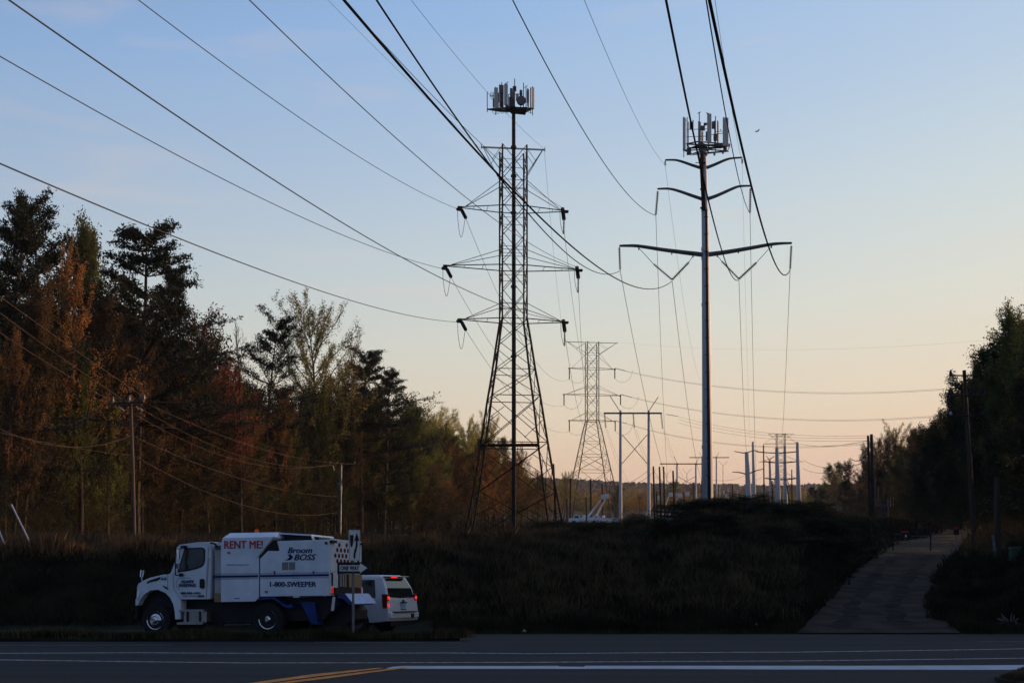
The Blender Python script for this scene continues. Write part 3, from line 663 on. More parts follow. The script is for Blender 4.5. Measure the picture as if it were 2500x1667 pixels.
# lines leaving the farther lattice tower to the right
for k_, (lb, ax, ay, ey, ex) in enumerate([('upper', 1531,906,944,2345),('middle', 1546,970,1012,2300),('lower', 1533,1034,1078,2125)]):
    for d in (0, 3):
        wire2(P(ax, ay+d*.6, 318), P(ex+60, ey+d-4, 240), 3.2, .032, 'wire', '%s %s wire of the pair from the farther lattice tower to the right' % ({0:'upper',3:'lower'}[d], {'upper':'top','middle':'middle','lower':'bottom'}[lb]), group=None)
wire2(P(1512,836,318), P(2500,822,240), 2.2, .014, 'wirelt', 'faint earth wire running right from the farther tower\'s bridge', 'earth_wire')
for d, lb in ((0,'uppermost'),(6,'middle'),(13,'lowest')):
    wire2(P(1655, 1016+d*1.2, 270), P(2124, 1063+d*.9, 190), 1.4, .026, 'wire', '%s of the three wires between the H-frame and the twin dark posts' % lb)

for x, e, lb in ((1478,(1562,1230),'left'),(1548,(1634,1235),'middle'),(1618,(1700,1230),'right')):
    for d in (0, 4): wire2(P(x+d, 1046, 270), P(e[0]+d*3, e[1], 420), 3, .022, 'wire', '%s wire of the %s pair slanting down behind the nearest H-frame' % ({0:'left',4:'right'}[d], lb), 'power_line', None)
# H-frames
def hframe(label, xl, xr, top, base, bar, barY, Y, r, arms, xb, strings):
    root = empty('h_frame_pylon', tuple(P((xl+xr)/2, base, Y)), label, 'power pole', 'steel H-frames of the substation line')
    o = P((xl+xr)/2, base, Y); q = lambda px, py, dy=0: P(px, py, Y+dy)-o
    for x in (xl, xr): MB().tube([q(x, base), q(x, top)], [r, r*.7], 12).build('pole_shaft', M['galv'], root)
    mb = MB(); mb.bar(q(bar[0], barY, -.5), q(bar[1], barY, -.5), r*.75); mb.bar(q(bar[0], barY, .5), q(bar[1], barY, .5), r*.6); mb.build_each('cross_beam', M['steelf'], root)
    for a, b in arms: MB().bar(q(*a), q(*b), r*.32).build('earth_wire_arm', M['steel'], root)
    if xb:
        mb = MB(); (x0,y0,x1,y1) = xb; mb.bar(q(x0,y0), q(x1,y1), r*.3); mb.bar(q(x1,y0), q(x0,y1), r*.3); mb.build('x_brace', M['steelf'], root)
    for s in strings: insulator(q(s[0], s[1]), q(s[2], s[3]), r*.32, 8, .05).build('suspension_insulator', M['insul'], root)
    return root
hframe('nearest grey H-frame with crossed braces and two slanted top arms', 1515, 1584, 1002, 1290, (1474,1616), 1008.5, 270, .40,
    [((1513,1003),(1489,966)),((1584,1003),(1607,969))], (1519,1061,1580,1131), [(1475,1010,1478,1045),(1477,1010,1480,1044),(1545,1010,1548,1045),(1547,1010,1549,1044),(1613,1010,1617,1046),(1615,1010,1619,1046),(1626,1011,1655,1016)])
hframe('middle H-frame with one pole hidden by the monopole', 1653, 1699, 1130, 1268, (1611,1717), 1132, 430, .40,
    [((1653,1130),(1645,1114)),((1699,1130),(1706,1117))], (1655,1163,1697,1186), [])
hframe('farthest H-frame with its beam sticking out right of the monopole', 1714, 1749, 1114, 1255, (1683,1780), 1116.5, 480, .36,
    [((1714,1116),(1708,1104)),((1749,1116),(1755,1104))], None, [])
for i, (x, y0, y1, yt) in enumerate([(1677,1157,1171,1143),(1765,1137,1165,1125),(1628,1158,1171,1145)]):
    r_ = MB(); 
    o = P(x, 1240, 480); r_.tube([P(x,1250,480)-o, P(x,y0,480)-o], .09, 5); r_.bar(P(x,y0,480)-o, P(x-11,yt,480)-o, .08); r_.bar(P(x,y0,480)-o, P(x+11,yt,480)-o, .08)
    t = r_.build('y_shaped_post', M['steel']); t.location = o
    tag(t, ['faint thin Y-shaped post between the poles of the middle H-frame','faint thin Y-shaped post just right of the monopole','faint thin Y-shaped post left of the middle H-frame'][i], 'pole')
# poles of the substation
def simple_pole(name, label, top, base, Y, r0, r1, m, cat='pole', group=None, arms=(), caps=()):
    o = P(*base, Y); t = P(*top, Y)
    g = float(gz(o.x, Y)); o0 = o.copy()
    if o.z > g-.5: pass
    mb = MB(); d = (o-t).normalized(); ob = o+d*1.5
    root = empty(name, tuple(o), label, cat, group)
    mb.tube([ob-o, t-o], [r0, r1], 10); mb.build('pole_shaft', m, root)
    for pts, r in arms:
        P3 = catmull([P(x, y, Y)-o for x, y in pts], 5); MB().tube(P3, [r*1.2+(r*.6-r*1.2)*i/(len(P3)-1) for i in range(len(P3))], 6).build('cross_arm', M['steel'], root)
    return root
woods = [((1351,1132),(1359,1305),150,.16),((1393,1168),(1392,1292),270,.26),((1442,1169),(1443,1292),270,.27),((1470,1181),(1471,1290),300,.22),((1384,1216),(1385,1292),240,.17),((1431,1216),(1432,1292),240,.17),
 ((1595,1138),(1599,1282),230,.20),((1610,1139),(1615,1282),235,.21),((1620,1139),(1624,1282),240,.20),((1603,1201),(1605,1282),230,.18),((1643,1149),(1648,1284),240,.22),((1670,1201),(1670,1270),280,.16),
 ((1694,1182),(1694,1262),310,.22),((1713,1173),(1716,1262),320,.22),((1788,1181),(1789,1240),380,.24),((1864,1086),(1866,1250),340,.22),((1885,1173),(1886,1255),340,.24),((1933,1146),(1934,1255),340,.20),((1920,1181),(1933,1258),330,.18),
 ((1312,1153),(1314,1300),200,.15),((1274,1141),(1275,1300),200,.15)]
ORD = ['first','second','third','fourth','fifth','sixth','seventh','eighth','ninth','tenth','eleventh','twelfth','thirteenth','fourteenth','fifteenth','sixteenth','seventeenth','eighteenth','nineteenth','twentieth']
wl = {}
for ids, s_ in ((range(1,6),'dark bare pole from the left among those around the farther lattice tower'),(range(6,11),'dark bare pole from the left in the cluster right of the nearest H-frame'),(range(11,15),'short dark pole from the left near the foot of the monopole'),(range(15,18),'thin dark pole from the left among the right-hand steel poles'),(range(19,21),'thin pole from the right seen inside the big lattice tower')):
    for k_, i_ in enumerate(sorted(ids, key=lambda j: woods[j][0][0]*(1 if j < 19 else -1))): wl[i_] = ORD[k_]+' '+s_
for i, (t, b, Y, r) in enumerate(woods):
    lean = i == 18
    simple_pole('wooden_pole', wl[i] if i in wl else 'leaning dark wooden pole among the right-hand steel poles' if lean else
      ['dark wooden pole just right of the big lattice tower','dark bare wooden pole standing among the white bucket trucks and lattice towers','dark bare wooden pole right of the nearest H-frame','short dark wooden pole near the foot of the monopole','dark thin wooden pole among the right-hand steel poles','thin dark pole seen inside the big lattice tower'][0 if i==0 else 1 if i<6 else 2 if i<11 else 3 if i<15 else 4 if i<18 else 5],
      t, b, Y, r, r*.75, M['rust'], 'pole', None if (lean or i==0) else ['dark poles beside the bucket trucks','dark poles right of the H-frame','short dark poles near the monopole foot','thin dark poles among the steel poles','thin poles inside the lattice tower'][0 if i<6 else 1 if i<11 else 2 if i<15 else 3 if i<18 else 4])
simple_pole('steel_pole', 'grey steel pole with two pairs of upswept arms right of the monopole', (1823,1103), (1829,1250), 345, .95, .55, M['galv'], arms=[([(1823,1106),(1806,1104),(1792,1101)],.16),([(1823,1106),(1834,1101),(1846,1099)],.16),([(1824,1158),(1806,1153),(1788,1152)],.18),([(1824,1158),(1845,1149),(1866,1144)],.18),([(1828,1210),(1800,1206),(1770,1202)],.22),([(1828,1210),(1855,1206),(1882,1200)],.22)])
simple_pole('steel_pole', 'tall tapered grey steel pole next to the one with upswept arms', (1838,1078), (1842,1250), 350, .65, .30, M['galv'], arms=[([(1838,1100),(1845,1100),(1851,1101)],.1)])
simple_pole('steel_pole', 'slim grey steel pole with a small V on its top', (1879,1123), (1883,1253), 350, .5, .3, M['galv'], arms=[([(1879,1123),(1875,1118),(1871,1113)],.1),([(1879,1123),(1884,1118),(1889,1113)],.1)])
simple_pole('steel_pole', 'thickest grey steel pole in front of the distant lattice tower', (1896.5,1092), (1900,1256), 340, .95, .45, M['galv'])
simple_pole('steel_pole', 'grey steel pole just right of the thickest one', (1916,1087), (1918,1254), 350, .75, .35, M['galv'])
simple_pole('steel_pole', 'rightmost tall grey steel pole, standing apart with an insulator on top', (1946.5,1079), (1951,1254), 345, .80, .38, M['galv'], arms=[([(1947,1082),(1950,1086),(1949,1092)],.12)])
for i, (x0, x1, y) in enumerate([(1846,1946,1102),(1866,1945,1126),(1868,1946,1167)]):
    t = wire2(P(x0,y,346), P(x1,y,346), .4, .16, 'steelf', ['uppermost','middle','lowest'][i]+' horizontal steel bar strung between the right-hand steel poles', 'bus_bar', 'bus bars between the steel poles', 8, 'bus bar')
SLB = ['lower of two slack wires rising left to right behind the nearest H-frame','upper of two slack wires rising left to right behind the nearest H-frame','upper slack wire from the dark pole cluster toward the monopole','lower slack wire from the dark pole cluster toward the monopole',
 'bright loop hanging low between the slim and the thickest steel pole','bright loop hanging low between the thickest steel pole and its right neighbour','upper wire from the rightmost steel pole to the twin dark posts','lower wire from the rightmost steel pole to the twin dark posts','topmost thin wire from the rightmost steel pole to the twin dark posts',
 'upper thin wire right of the monopole toward the upswept-arm pole','lower thin wire right of the monopole toward the upswept-arm pole','upper low bright wire above the bucket trucks','lower low bright wire just above the bucket trucks','slack wire from the rightmost steel pole into the right wood','slack wire crossing low inside the legs of the farther lattice tower']
for i, (a, b, s) in enumerate([((1450,1175,290),(1580,1150,262),2),((1500,1173,290),(1600,1146,262),2),((1596,1149,262),(1690,1172,320),3),((1600,1163,262),(1708,1182,320),2),
   ((1845,1205,340),(1880,1203,340),9),((1893,1200,340),(1918,1202,340),7),((1962,1123,330),(2118,1126,190),1.5),((1960,1143,330),(2110,1128,190),1.5),((1952,1083,345),(2120,1075,190),.8),
   ((1720,1165,430),(1840,1150,400),2),((1722,1180,430),(1860,1165,400),2),((1500,1235,290),(1700,1262,300),1.5),((1498,1250,290),(1690,1272,300),1.5),((1950,1215,330),(2040,1200,330),1.2),((1380,1210,280),(1500,1190,280),1.5)]):
    wire2(P(*a), P(*b), s, .045, 'wirelt' if i in (4,5,11,12) else 'wire', SLB[i], 'slack_wire', 'low slack wires of the substation')
insulator(P(1953,1123,345), P(1977,1127,345), .25, 8, .08)
for i, (x, y0, y1, w_) in enumerate([(1757,1182,1225,.16),(1766,1196,1226,.22),(1771,1205,1226,.30),(1777,1190,1226,.16),(1800,1197,1226,.12),(1812,1206,1226,.14),(1741,1200,1228,.16),(1735,1190,1228,.12),(1655,1196,1262,.12),(1683,1204,1258,.14)]):
    o = P(x, y1, 400); b = MB(); b.tube([(0,0,-1.5), P(x,y0,400)-o], w_, 6); b.box(P(x,y0,400)-o, (1.6,.2,.25)); t = b.build('equipment_post', M['offw'] if i < 6 else M['steelf']); t.location = o
    tag(t, ORD[i]+' in the list of small pale switchgear posts beside the monopole foot' if False else ['pale thin post nearest the monopole on its right','short pale post second right of the monopole','stubby pale post third right of the monopole','taller pale post left of the black shed','thin pale post above the middle of the black shed','short pale post above the right half of the black shed','short grey post just right of the monopole foot','thin grey post touching the right side of the monopole','thin grey post left of the monopole near the round bush','grey post at the top of the round bush'][i], 'post', 'small switchgear posts by the monopole')
# low dark shed
o = P(1788, 1236, 300); sh = empty('low_shed', tuple(o), 'low black flat-roofed shed right of the monopole', 'shed')
mb = MB(); mb.box((0, 3, -.2), (8.2, 6, 3.4)); mb.build('wall', M['shed'], sh)
mb = MB(); mb.box((0, 3, 1.62), (9.0, 7, .22)); mb.build('roof', M['black'], sh)
# twin dark posts and transformer bank on the right
for i, (x, yt, r) in enumerate([(2119,1063,.17),(2127.5,1060,.23)]):
    simple_pole('dark_steel_post', ['left, slightly shorter post of the twin dark posts before the right wood','right, thicker post of the twin dark posts before the right wood'][i], (x,yt), (x+5,1268), 186, r*1.15, r, M['rust'])
wire2(P(2118,1105,186), P(2075,1118,195), .8, .07, 'wirelt', 'curved bright jumper hanging left from the twin dark posts', 'jumper_cable', None, 10, 'cable')
o = P(2156, 1278, 190); tb = empty('transformer_bank', tuple(o), 'pale pole-mounted transformer cans and switchgear beside the twin posts', 'transformer')
q = lambda px, py, dy=0: P(px, py, 190+dy)-o
for x in (2135, 2143, 2157): MB().tube([q(x,1285), q(x, 1172 if x==2135 else 1186)], .14, 8).build('support_post', M['woodlt'], tb)
for i, x in enumerate((2142, 2150, 2158, 2165)):
    mb = MB(); mb.tube([q(x,1262), q(x,1232), q(x,1230)], [.26,.26,.1], 10); mb.tube([q(x,1230), q(x,1221)], .05, 6); mb.build('transformer_can', M['steel'], tb)
for y, x0, x1 in ((1211,2155,2180),(1174,2140,2165),(1228,2140,2176)): MB().bar(q(x0,y), q(x1,y), .09).build('cross_arm', M['steelf'], tb)
mb = MB()
for x in (2168, 2174, 2181): mb.tube([q(x,1236), q(x,1213)], .06, 6)
mb.build('bushing', M['offw'], tb)

# ------------------------------------------------------------------ wooden utility poles
def brk(parent, q, x, y, h=15, m='insul', r=.10):
    MB().tube([q(x,y), q(x,y-h*.35), q(x,y-h)], [r, r*1.2, r*.5], 8).build('pin_insulator', M[m], parent)
YA = 81.0; o = P(327.5, 1352, YA)
ua = empty('utility_pole', tuple(o), 'nearest wooden utility pole, sunlit along its right edge, before the left wood', 'utility pole')
q = lambda px, py, dy=0: P(px, py, YA+dy)-o
MB().tube([q(328,1356), q(324,1150), q(318.5,965)], [.145,.13,.10], 12).build('pole_shaft', M['woodlt'], ua)
MB().bar(q(268,985,-.15), q(351,981,-.15), .12).build('cross_arm', M['wood'], ua)
MB().bar(q(285,991,.15), q(345,988,.15), .10).build('cross_arm', M['wood'], ua)
for x, y in ((272,986),(312,983),(348,980)):
    mb = MB(); mb.tube([q(x-1,y,-.25), q(x+2,y-8,-.25), q(x+3,y-17,-.25)], [.14,.13,.08], 8); mb.build('cutout_fuse', M['steel'], ua)
    jumper(ua, [(x-6,y-2,YA-.3),(x-8,y-15,YA-.3),(x-2,y-18,YA-.3),(x+8,y-12,YA-.3),(x+14,y-2,YA-.2)], .018, 'wirelt')
for x, y in ((290,992),(297,998),(332,992),(342,997)): insulator(q(x,y), q(x+7,y+6), .06, 4, .02).build('strain_insulator', M['offw'], ua)
jumper(ua, [(305,1005,YA-.2),(294,1030,YA-.2),(287,1057,YA-.2)], .012, 'wirelt')
YB = 125.0; o = P(829, 1303, YB)
ub = empty('utility_pole', tuple(o), 'farther utility pole carrying a grey transformer can, above the sweeper truck', 'utility pole')
q = lambda px, py, dy=0: P(px, py, YB+dy)-o
MB().tube([q(829,1306), q(832,1130)], [.17,.13], 10).build('pole_shaft', M['post'], ub)
MB().bar(q(806,1132), q(868,1134), .10).build('cross_arm', M['wood'], ub)
for x in (807, 824, 866): insulator(q(x,1132), q(x,1126), .09, 3, .03).build('pin_insulator', M['offw'], ub)
mb = MB(); mb.tube([q(828,1198,-.4), q(828,1182,-.4), q(828,1177,-.4)], [.30,.30,.12], 12); mb.build('transformer_can', M['steel'], ub)
MB().tube([q(813,1136), q(816,1148)], .05, 5).build('lightning_arrester', M['offw'], ub)
# lines between them and out of the frame to the left
for i, (a, b, s) in enumerate([((360,985,YA),(866,1132,YB),1.0),((344,997,YA),(824,1132,YB),1.6),((322,1007,YA),(807,1132,YB),1.7)]):
    wire2(P(*a), P(*b), s, .020, 'wiredist', ['upper','middle','lower'][i]+' sunlit wire between the two utility poles before the left wood', 'distribution_line', None)
wire2(P(326,1065,YA), P(826,1212,YB), .9, .022, 'wiredist', 'upper communication cable from the nearest utility pole to the farther one', 'communication_cable', None, cat='cable')
wire2(P(326,1111,YA), P(826,1250,YB), 1.6, .022, 'wiredist', 'lowest communication cable between the two utility poles', 'communication_cable', None, cat='cable')
for i, (x, y, yl) in enumerate([(302,949,725),(295,972,765),(268,977,813)]):
    A = P(x if i else 348, y if i else 966, YA); xl = A.x
    Yl = 60.0; zl = zz(yl, xl/((0-1250)/F)); yy_ = xl/((0-1250)/F)
    B = Vector((xl, yy_, zl)); C = B+(B-A)*.9+Vector((0,0,.5))
    wire2(A, C, .25, .022, 'wiredist', ['upper','middle','lower'][i]+' of the three wires climbing left out of the picture from the nearest utility pole', 'distribution_line', None)
wire2(P(322,1062,YA), P(-60,1015,66), 1.2, .022, 'wiredist', 'upper communication cable going left from the nearest utility pole', 'communication_cable', None, cat='cable')
wire2(P(322,1111,YA), P(-60,1040,66), .2, .016, 'wiredist', 'lower communication cable going left from the nearest utility pole', 'communication_cable', None, cat='cable')
for i, (a, b) in enumerate([((28,1231),(90,1347)),((-12,1270),(24,1350)),((-30,1290),(25,1351))]):
    gy_ = EYE; Yg = 54.0; pa = P(*a, Yg); pb = P(*b, Yg)
    r_ = empty('guy_wire', tuple(pb), ['white guy-wire guard standing alone at the left','outer white guy-wire guard at the left edge','inner white guy-wire guard at the left edge'][i], 'guy wire')
    MB().tube([Vector((0,0,-.2)), pa-pb], .035, 8).build('guard_tube', M['white_pl'], r_)
    MB().tube([pa-pb, (pa-pb)*3.2], .012, 5).build('steel_strand', M['wire'], r_)
# right-hand double-circuit wooden pole
YR = 85.0; o = P(2375, 1290, YR)
ur = empty('utility_pole', tuple(o), 'leaning wooden utility pole with three crossarms before the right wood', 'utility pole')
q = lambda px, py, dy=0: P(px, py, YR+dy)-o
MB().tube([q(2377,1300), q(2366,1100), q(2354,904)], [.17,.155,.12], 12).build('pole_shaft', M['wood'], ur)
MB().tube([q(2379,1300,-.1), q(2369,1105,-.1), q(2359,950,-.1)], .05, 6).build('cable_riser', M['woodlt'], ur)
for (x0, x1, y) in ((2321,2388,917),(2318,2400,966),(2320,2402,1014)): MB().bar(q(x0,y,-.15), q(x1,y-1,-.15), .085).build('cross_arm', M['wood'], ur)
for x, y in ((2321,917),(2318,965),(2323,965),(2372,963),(2397,963),(2400,960),(2321,1012),(2398,1012)): brk(ur, q, x, y, 14 if y < 1000 else 8, 'insul' if x != 2321 or y != 1012 else 'offw')
mb = MB(); mb.tube([q(2348,948), q(2349,990), q(2347,1002)], .03, 5); mb.bar(q(2355,965), q(2366,950), .04); mb.bar(q(2320,950), q(2320,915), .02); mb.build('jumper_cable', M['cable'], ur)
for i, (a, e, s) in enumerate([((2398,1009),(2540,900),1.0),((2330,1013),(2540,930),1.6),((2400,1012),(2540,972),1.0)]):
    wire2(P(*a, YR), P(*e, 55), s, .018, 'wire', ['upper','middle','lower'][i]+' of the wires sagging right from the leaning utility pole', 'distribution_line', None)
for i, (a, e, s) in enumerate([((2384,1018),(2120,1178),3.5),((2350,1015),(2100,1172),3.5),((2402,1014),(2160,1180),4)]):
    wire2(P(*a, YR), P(*e, 186), s, .024, 'wire', ['middle','left','right'][i]+' of the wires drooping left into the dark from the leaning utility pole', 'distribution_line', None)
wire2(P(2321,908,YR), P(2290,1000,186), .5, .02, 'wire', 'single wire slanting down from the top left crossarm tip of the leaning pole', 'distribution_line', None)
# pole with guard, box, gate and signs on the right bank
YG = 62.0; o = Vector(P(2437, 1372, YG)); o.z = float(gz(o.x, YG))
ug = empty('utility_pole', tuple(o), 'dark utility pole with a pale cable guard standing by the green box', 'utility pole')
q = lambda px, py, dy=0: P(px, py, YG+dy)-o
MB().tube([q(2437,1385), q(2434,1165)], [.17,.14], 10).build('pole_shaft', M['wood'], ug)
MB().tube([q(2433,1378,-.2), q(2424,1306,-.2)], [.09,.08], 8).build('cable_guard', M['post'], ug)
YX = 58.0; o = Vector(P(2477, 1380, YX)); o.z = float(gz(o.x, YX))
gb = empty('utility_box', tuple(o), 'green metal utility box on the right bank', 'utility box')
mb = MB(); mb.box((0,0,.36), (.42,.4,.72)); mb.build('cabinet', M['green'], gb, bevel=.02)
mb = MB(); mb.box((.02,0,.75), (.50,.46,.06)); mb.build('lid', M['steel'], gb, bevel=.01)
b = MB(); b.box((.62,.1,.72), (.34,.3,.10)); ob = b.build('white_lid', M['white_pl'], origin=o); ob.location = o; tag(ob, 'white box lid beside the green utility box', 'box')
YQ = 74.0
def gate():
    o = Vector(P(2272, 1350, YQ)); o.z = float(gz(o.x, YQ)); g = empty('chain_gate', tuple(o), 'thin dark gate posts with a cable across the track', 'gate')
    q = lambda px, py, dy=0: P(px, py, YQ+dy)-o
    for x, y0, y1 in ((2180,1298,1350),(2272,1304,1352),(2375,1296,1345)): MB().tube([q(x,y1), q(x,y0)], .045, 8).build('gate_post', M['rust'], g)
    MB().tube([q(2180,1302), q(2225,1308), q(2272,1307), q(2325,1302), q(2375,1300)], .02, 5).build('gate_cable', M['steel'], g)
    return g
gate()
for i, (x0, x1, y0, y1, lb) in enumerate([(2200,2218,1295,1314,'small dark sign with a red header left of the gravel track'),(2328,2341,1286,1305,'small dark sign with a reddish header right of the gravel track')]):
    o = Vector(P((x0+x1)/2, (y0+y1)/2, YQ-.3)); w = (x1-x0)*YQ/F; h = (y1-y0)*YQ/F
    s = empty('notice_sign', tuple(o), lb, 'sign')
    b = MB(); b.box((0,0,0), (w,.02,h)); b.build('sign_board', M['signblk'], s)
    b = MB(); b.box((0,-.016,h*.36), (w*.98,.012,h*.26)); b.build('sign_header', M['signred'], s)
    if i == 0: b = MB(); b.box((.06,-.016,-.08), (w*.22,.012,h*.3)); b.build('sign_symbol', M['sheet'], s)
    b = MB(); b.tube([(0,.03,-h/2-.7),(0,.03,h/2)], .02, 6); b.build('sign_post', M['post'], s)

# ------------------------------------------------------------------ sweeper truck
def cr(cx, cy): return 300+cx/3.136, 1270+cy/3.136
TY0 = 36.6; TYAW = 15.0; TX0 = (804-1250)/F*TY0; TZ = TY0*SL
ct, st = math.cos(R(TYAW)), math.sin(R(TYAW))
truck = empty('street_sweeper_truck', (TX0, TY0, TZ), 'white street sweeper truck with navy stripe and red lettering parked on the verge', 'truck', rz=R(180-TYAW))
def S(cx, cy, lat=0.0):
    """photo place on the near side of the truck, lat metres inwards -> truck coordinates (forward, left, up)"""
    px, py = cr(cx, cy); u = (px-1250)/F
    # world X = TX0 - L ct + lat*st ; Y = TY0 + L st + lat*ct
    Lf = (TX0+lat*st-u*(TY0+lat*ct))/(ct+u*st)
    Y = TY0+Lf*st+lat*ct
    return Vector((Lf, -lat, EYE+(HZ-py)/F*Y-TZ))
def S0(cx, cy):
    v = S(cx, cy); return v.x, v.z
def RR(cx, cy, L0=0.0):
    """photo place on the plane across the truck at L0 forward"""
    px, py = cr(cx, cy); u = (px-1250)/F
    X0_ = TX0-L0*ct; Y0_ = TY0+L0*st
    lat = (u*Y0_-X0_)/(st-u*ct); Y = Y0_+lat*ct
    return Vector((L0, -lat, EYE+(HZ-py)/F*Y-TZ))
def side_prism(pts, l0, l1, name, m, parent=None, bevel=0.0, smooth=False):
    poly = [S0(*p) for p in pts]; mb = MB()
    mb.prism(poly, lambda x, z: Vector((x, -l0, z)), lambda x, z: Vector((x, -l1, z)))
    return mb.build(name, m, parent or truck, bevel=bevel, smooth=smooth)
WT = 2.45
cab = side_prism([(640,604),(440,606),(437,700),(433,755),(396,758),(392,700),(380,640),(355,590),(318,552),(262,530),(205,536),(158,566),(124,612),(108,650),(91,650),(92,604),(101,592),(104,505),(114,482),(150,460),(200,438),(300,414),(345,411),(362,398),(400,300),(408,206),(430,184),(560,166),(668,162),(672,240),(664,600)], 0.03, WT-.03, 'cab', M['white'], bevel=.03)
side_prism([(670,168),(757,162),(757,222),(672,226)], .30, WT-.3, 'cab_fairing', M['white'])
side_prism([(690,215),(752,215),(752,556),(690,556)], .10, WT-.1, 'engine_panel', M['offw'])
side_prism([(690,556),(748,556),(748,624),(690,624)], .08, .8, 'air_box', M['tan'])
side_prism([(698,195),(752,190),(752,216),(698,218)], .02, .4, 'intake_hood', M['unit'])
# the deep arch and chassis are dark
side_prism([(100,640),(130,600),(160,560),(210,532),(262,526),(320,548),(360,588),(385,640),(400,760),(110,760)], .30, WT-.3, 'wheel_housing', M['black'])
side_prism([(430,606),(660,604),(760,622),(1040,600),(1580,578),(1600,640),(1500,760),(1300,770),(660,790),(440,770)], .38, WT-.3, 'chassis', M['black'])
side_prism([(90,652),(108,652),(104,740),(92,765)], .02, WT-.02, 'front_bumper', M['black'])
# windows and cab furniture
def decal(pts, name, m, out=.006, parent=None, lat=0.0, th=.012):
    poly = [S0(*p) for p in pts] if lat == 0 else [(S(*p, lat).x, S(*p, lat).z) for p in pts]
    mb = MB(); mb.prism(poly, lambda x, z: Vector((x, -lat+out, z)), lambda x, z: Vector((x, -lat+out-th, z)))
    return mb.build(name, m, parent or truck)
def rnd(x0, y0, x1, y1, r=6, n=4):
    pts = []
    for cx, cy, a0 in ((x1-r,y0+r,-90),(x1-r,y1-r,0),(x0+r,y1-r,90),(x0+r,y0+r,180)):
        for i in range(n+1):
            a = R(a0+90*i/n); pts.append((cx+r*math.cos(a), cy+r*math.sin(a)))
    return pts
OUT = -.018
win = decal([(414,396),(420,372),(470,212),(600,205),(618,211),(627,226),(626,310),(616,340),(596,358),(560,370),(500,386)], 'side_window', M['black'], OUT, th=.02)
decal([(424,386),(436,352),(478,224),(598,214),(614,222),(617,306),(608,334),(588,350),(552,361)], 'window_glass', M['glassl'], OUT+.004, win)
decal([(484,214),(490,214),(484,372),(478,372)], 'window_divider', M['black'], OUT+.008, win)
mb = MB()
for a, b in [((384,412),(384,470)),((384,470),(388,520)),((388,520),(440,604)),((340,412),(340,520)),((655,200),(640,400)),((640,400),(636,604)),((384,412),(414,398)),((636,602),(445,604))]:
    mb.bar(S(*a)+Vector((0,OUT+.0,0)), S(*b)+Vector((0,OUT+.0,0)), .008)
mb.build('door_seam', M['black'], truck)
decal(rnd(586,446,624,520,15), 'door_handle', M['black'], OUT+.012)
decal([(182,470),(200,458),(280,432),(288,440),(262,460),(205,472),(180,484)], 'hood_vent', M['black'], OUT+.004)
decal([(300,494),(330,508),(348,526),(340,528),(314,512)], 'fender_vent', M['black'], OUT+.004)
side_prism([(104,600),(108,548),(120,535),(130,545),(124,580),(112,606)], .0, .3, 'headlight', M['chrome'])
mb = MB(); mb.tube([S(145,462,.3), S(143,425,.2)], .014, 6); mb.tube([S(143,432,.15), S(150,380,.15)], [.05,.06], 8); mb.build('fender_mirror', M['chrome'], truck)
mb = MB(); pts = [S(480,196,-.02), S(455,208,-.22), S(412,240,-.26), S(403,268,-.28), S(402,400,-.28), S(412,420,-.24), S(455,416,-.02)]
mb.tube(catmull(pts, 4), .018, 6); mb.box(S(467,203,-.06), (.16,.12,.09)); mb.box(S(445,416,-.05), (.10,.1,.10)); mb.build('mirror_bracket', M['black'], truck)
mb = MB(); mb.tube([S(426,222,-.26), S(424,292,-.26)], .055, 10); mb.tube([S(420,330,-.26), S(418,368,-.26)], [.06,.05], 10); mb.build('door_mirror', M['chrome'], truck)
mb = MB(); mb.tube([S(660,285,-.05), S(650,400,-.05), S(642,510,-.05)], .016, 8); mb.build('grab_rail', M['alu'], truck)
mb = MB(); mb.tube(catmull([S(672,172,0), S(700,176,-.02), S(715,192,-.02), S(722,205,0)], 5), .03, 8); mb.build('intake_hose', M['black'], truck)
for nm, pts in (('step', [(430,681),(600,680),(622,684),(622,696),(430,696)]), ('step', [(412,780),(470,774),(606,774),(612,790),(600,796),(414,796)])):
    side_prism(pts, .0, .35, nm, M['alu'])
tank = side_prism(rnd(460,697,636,778,8), .05, .62, 'fuel_tank', M['alu'], bevel=.02)
decal([(482,697),(498,697),(498,776),(482,776)], 'tank_strap', M['black'], -.03, tank); decal([(578,697),(592,697),(592,776),(578,776)], 'tank_strap', M['black'], -.03, tank)
mb = MB(); mb.bar(S(780,800,.3), S(985,796,.3), .03); mb.build('side_rail', M['alu'], truck)
# engine/hopper boxes
def boxhouse(pts, roofpts, name, inset=.38):
    poly = [S0(*p) for p in pts]; n = len(poly); mb = MB()
    mb.prism(poly, lambda x, z: Vector((x, 0, z)), lambda x, z: Vector((x, -WT, z)))
    return mb.build(name, M['white'], truck, bevel=.012)
fh = boxhouse([(1010,620),(750,624),(750,180),(762,134),(1160,126),(1040,276),(1040,590)], None, 'hopper_housing')
# chamfered roof of the hopper
a = [S(762,134), S(1160,126)]; b = [S(820,96,.42), S(1183,90,.42)]
mb = MB(); c_ = [Vector((v.x, -WT+.42, v.z)) for v in b]; d_ = [Vector((v.x, -WT, v.z)) for v in a]
mb.add([a[0],a[1],b[1],b[0],c_[1],c_[0],d_[1],d_[0]], [(0,1,2,3),(3,2,4,5),(5,4,6,7),(0,3,5,7),(1,6,4,2),(0,7,6,1)])
mb.build('hopper_roof', M['white'], truck, bevel=.01)
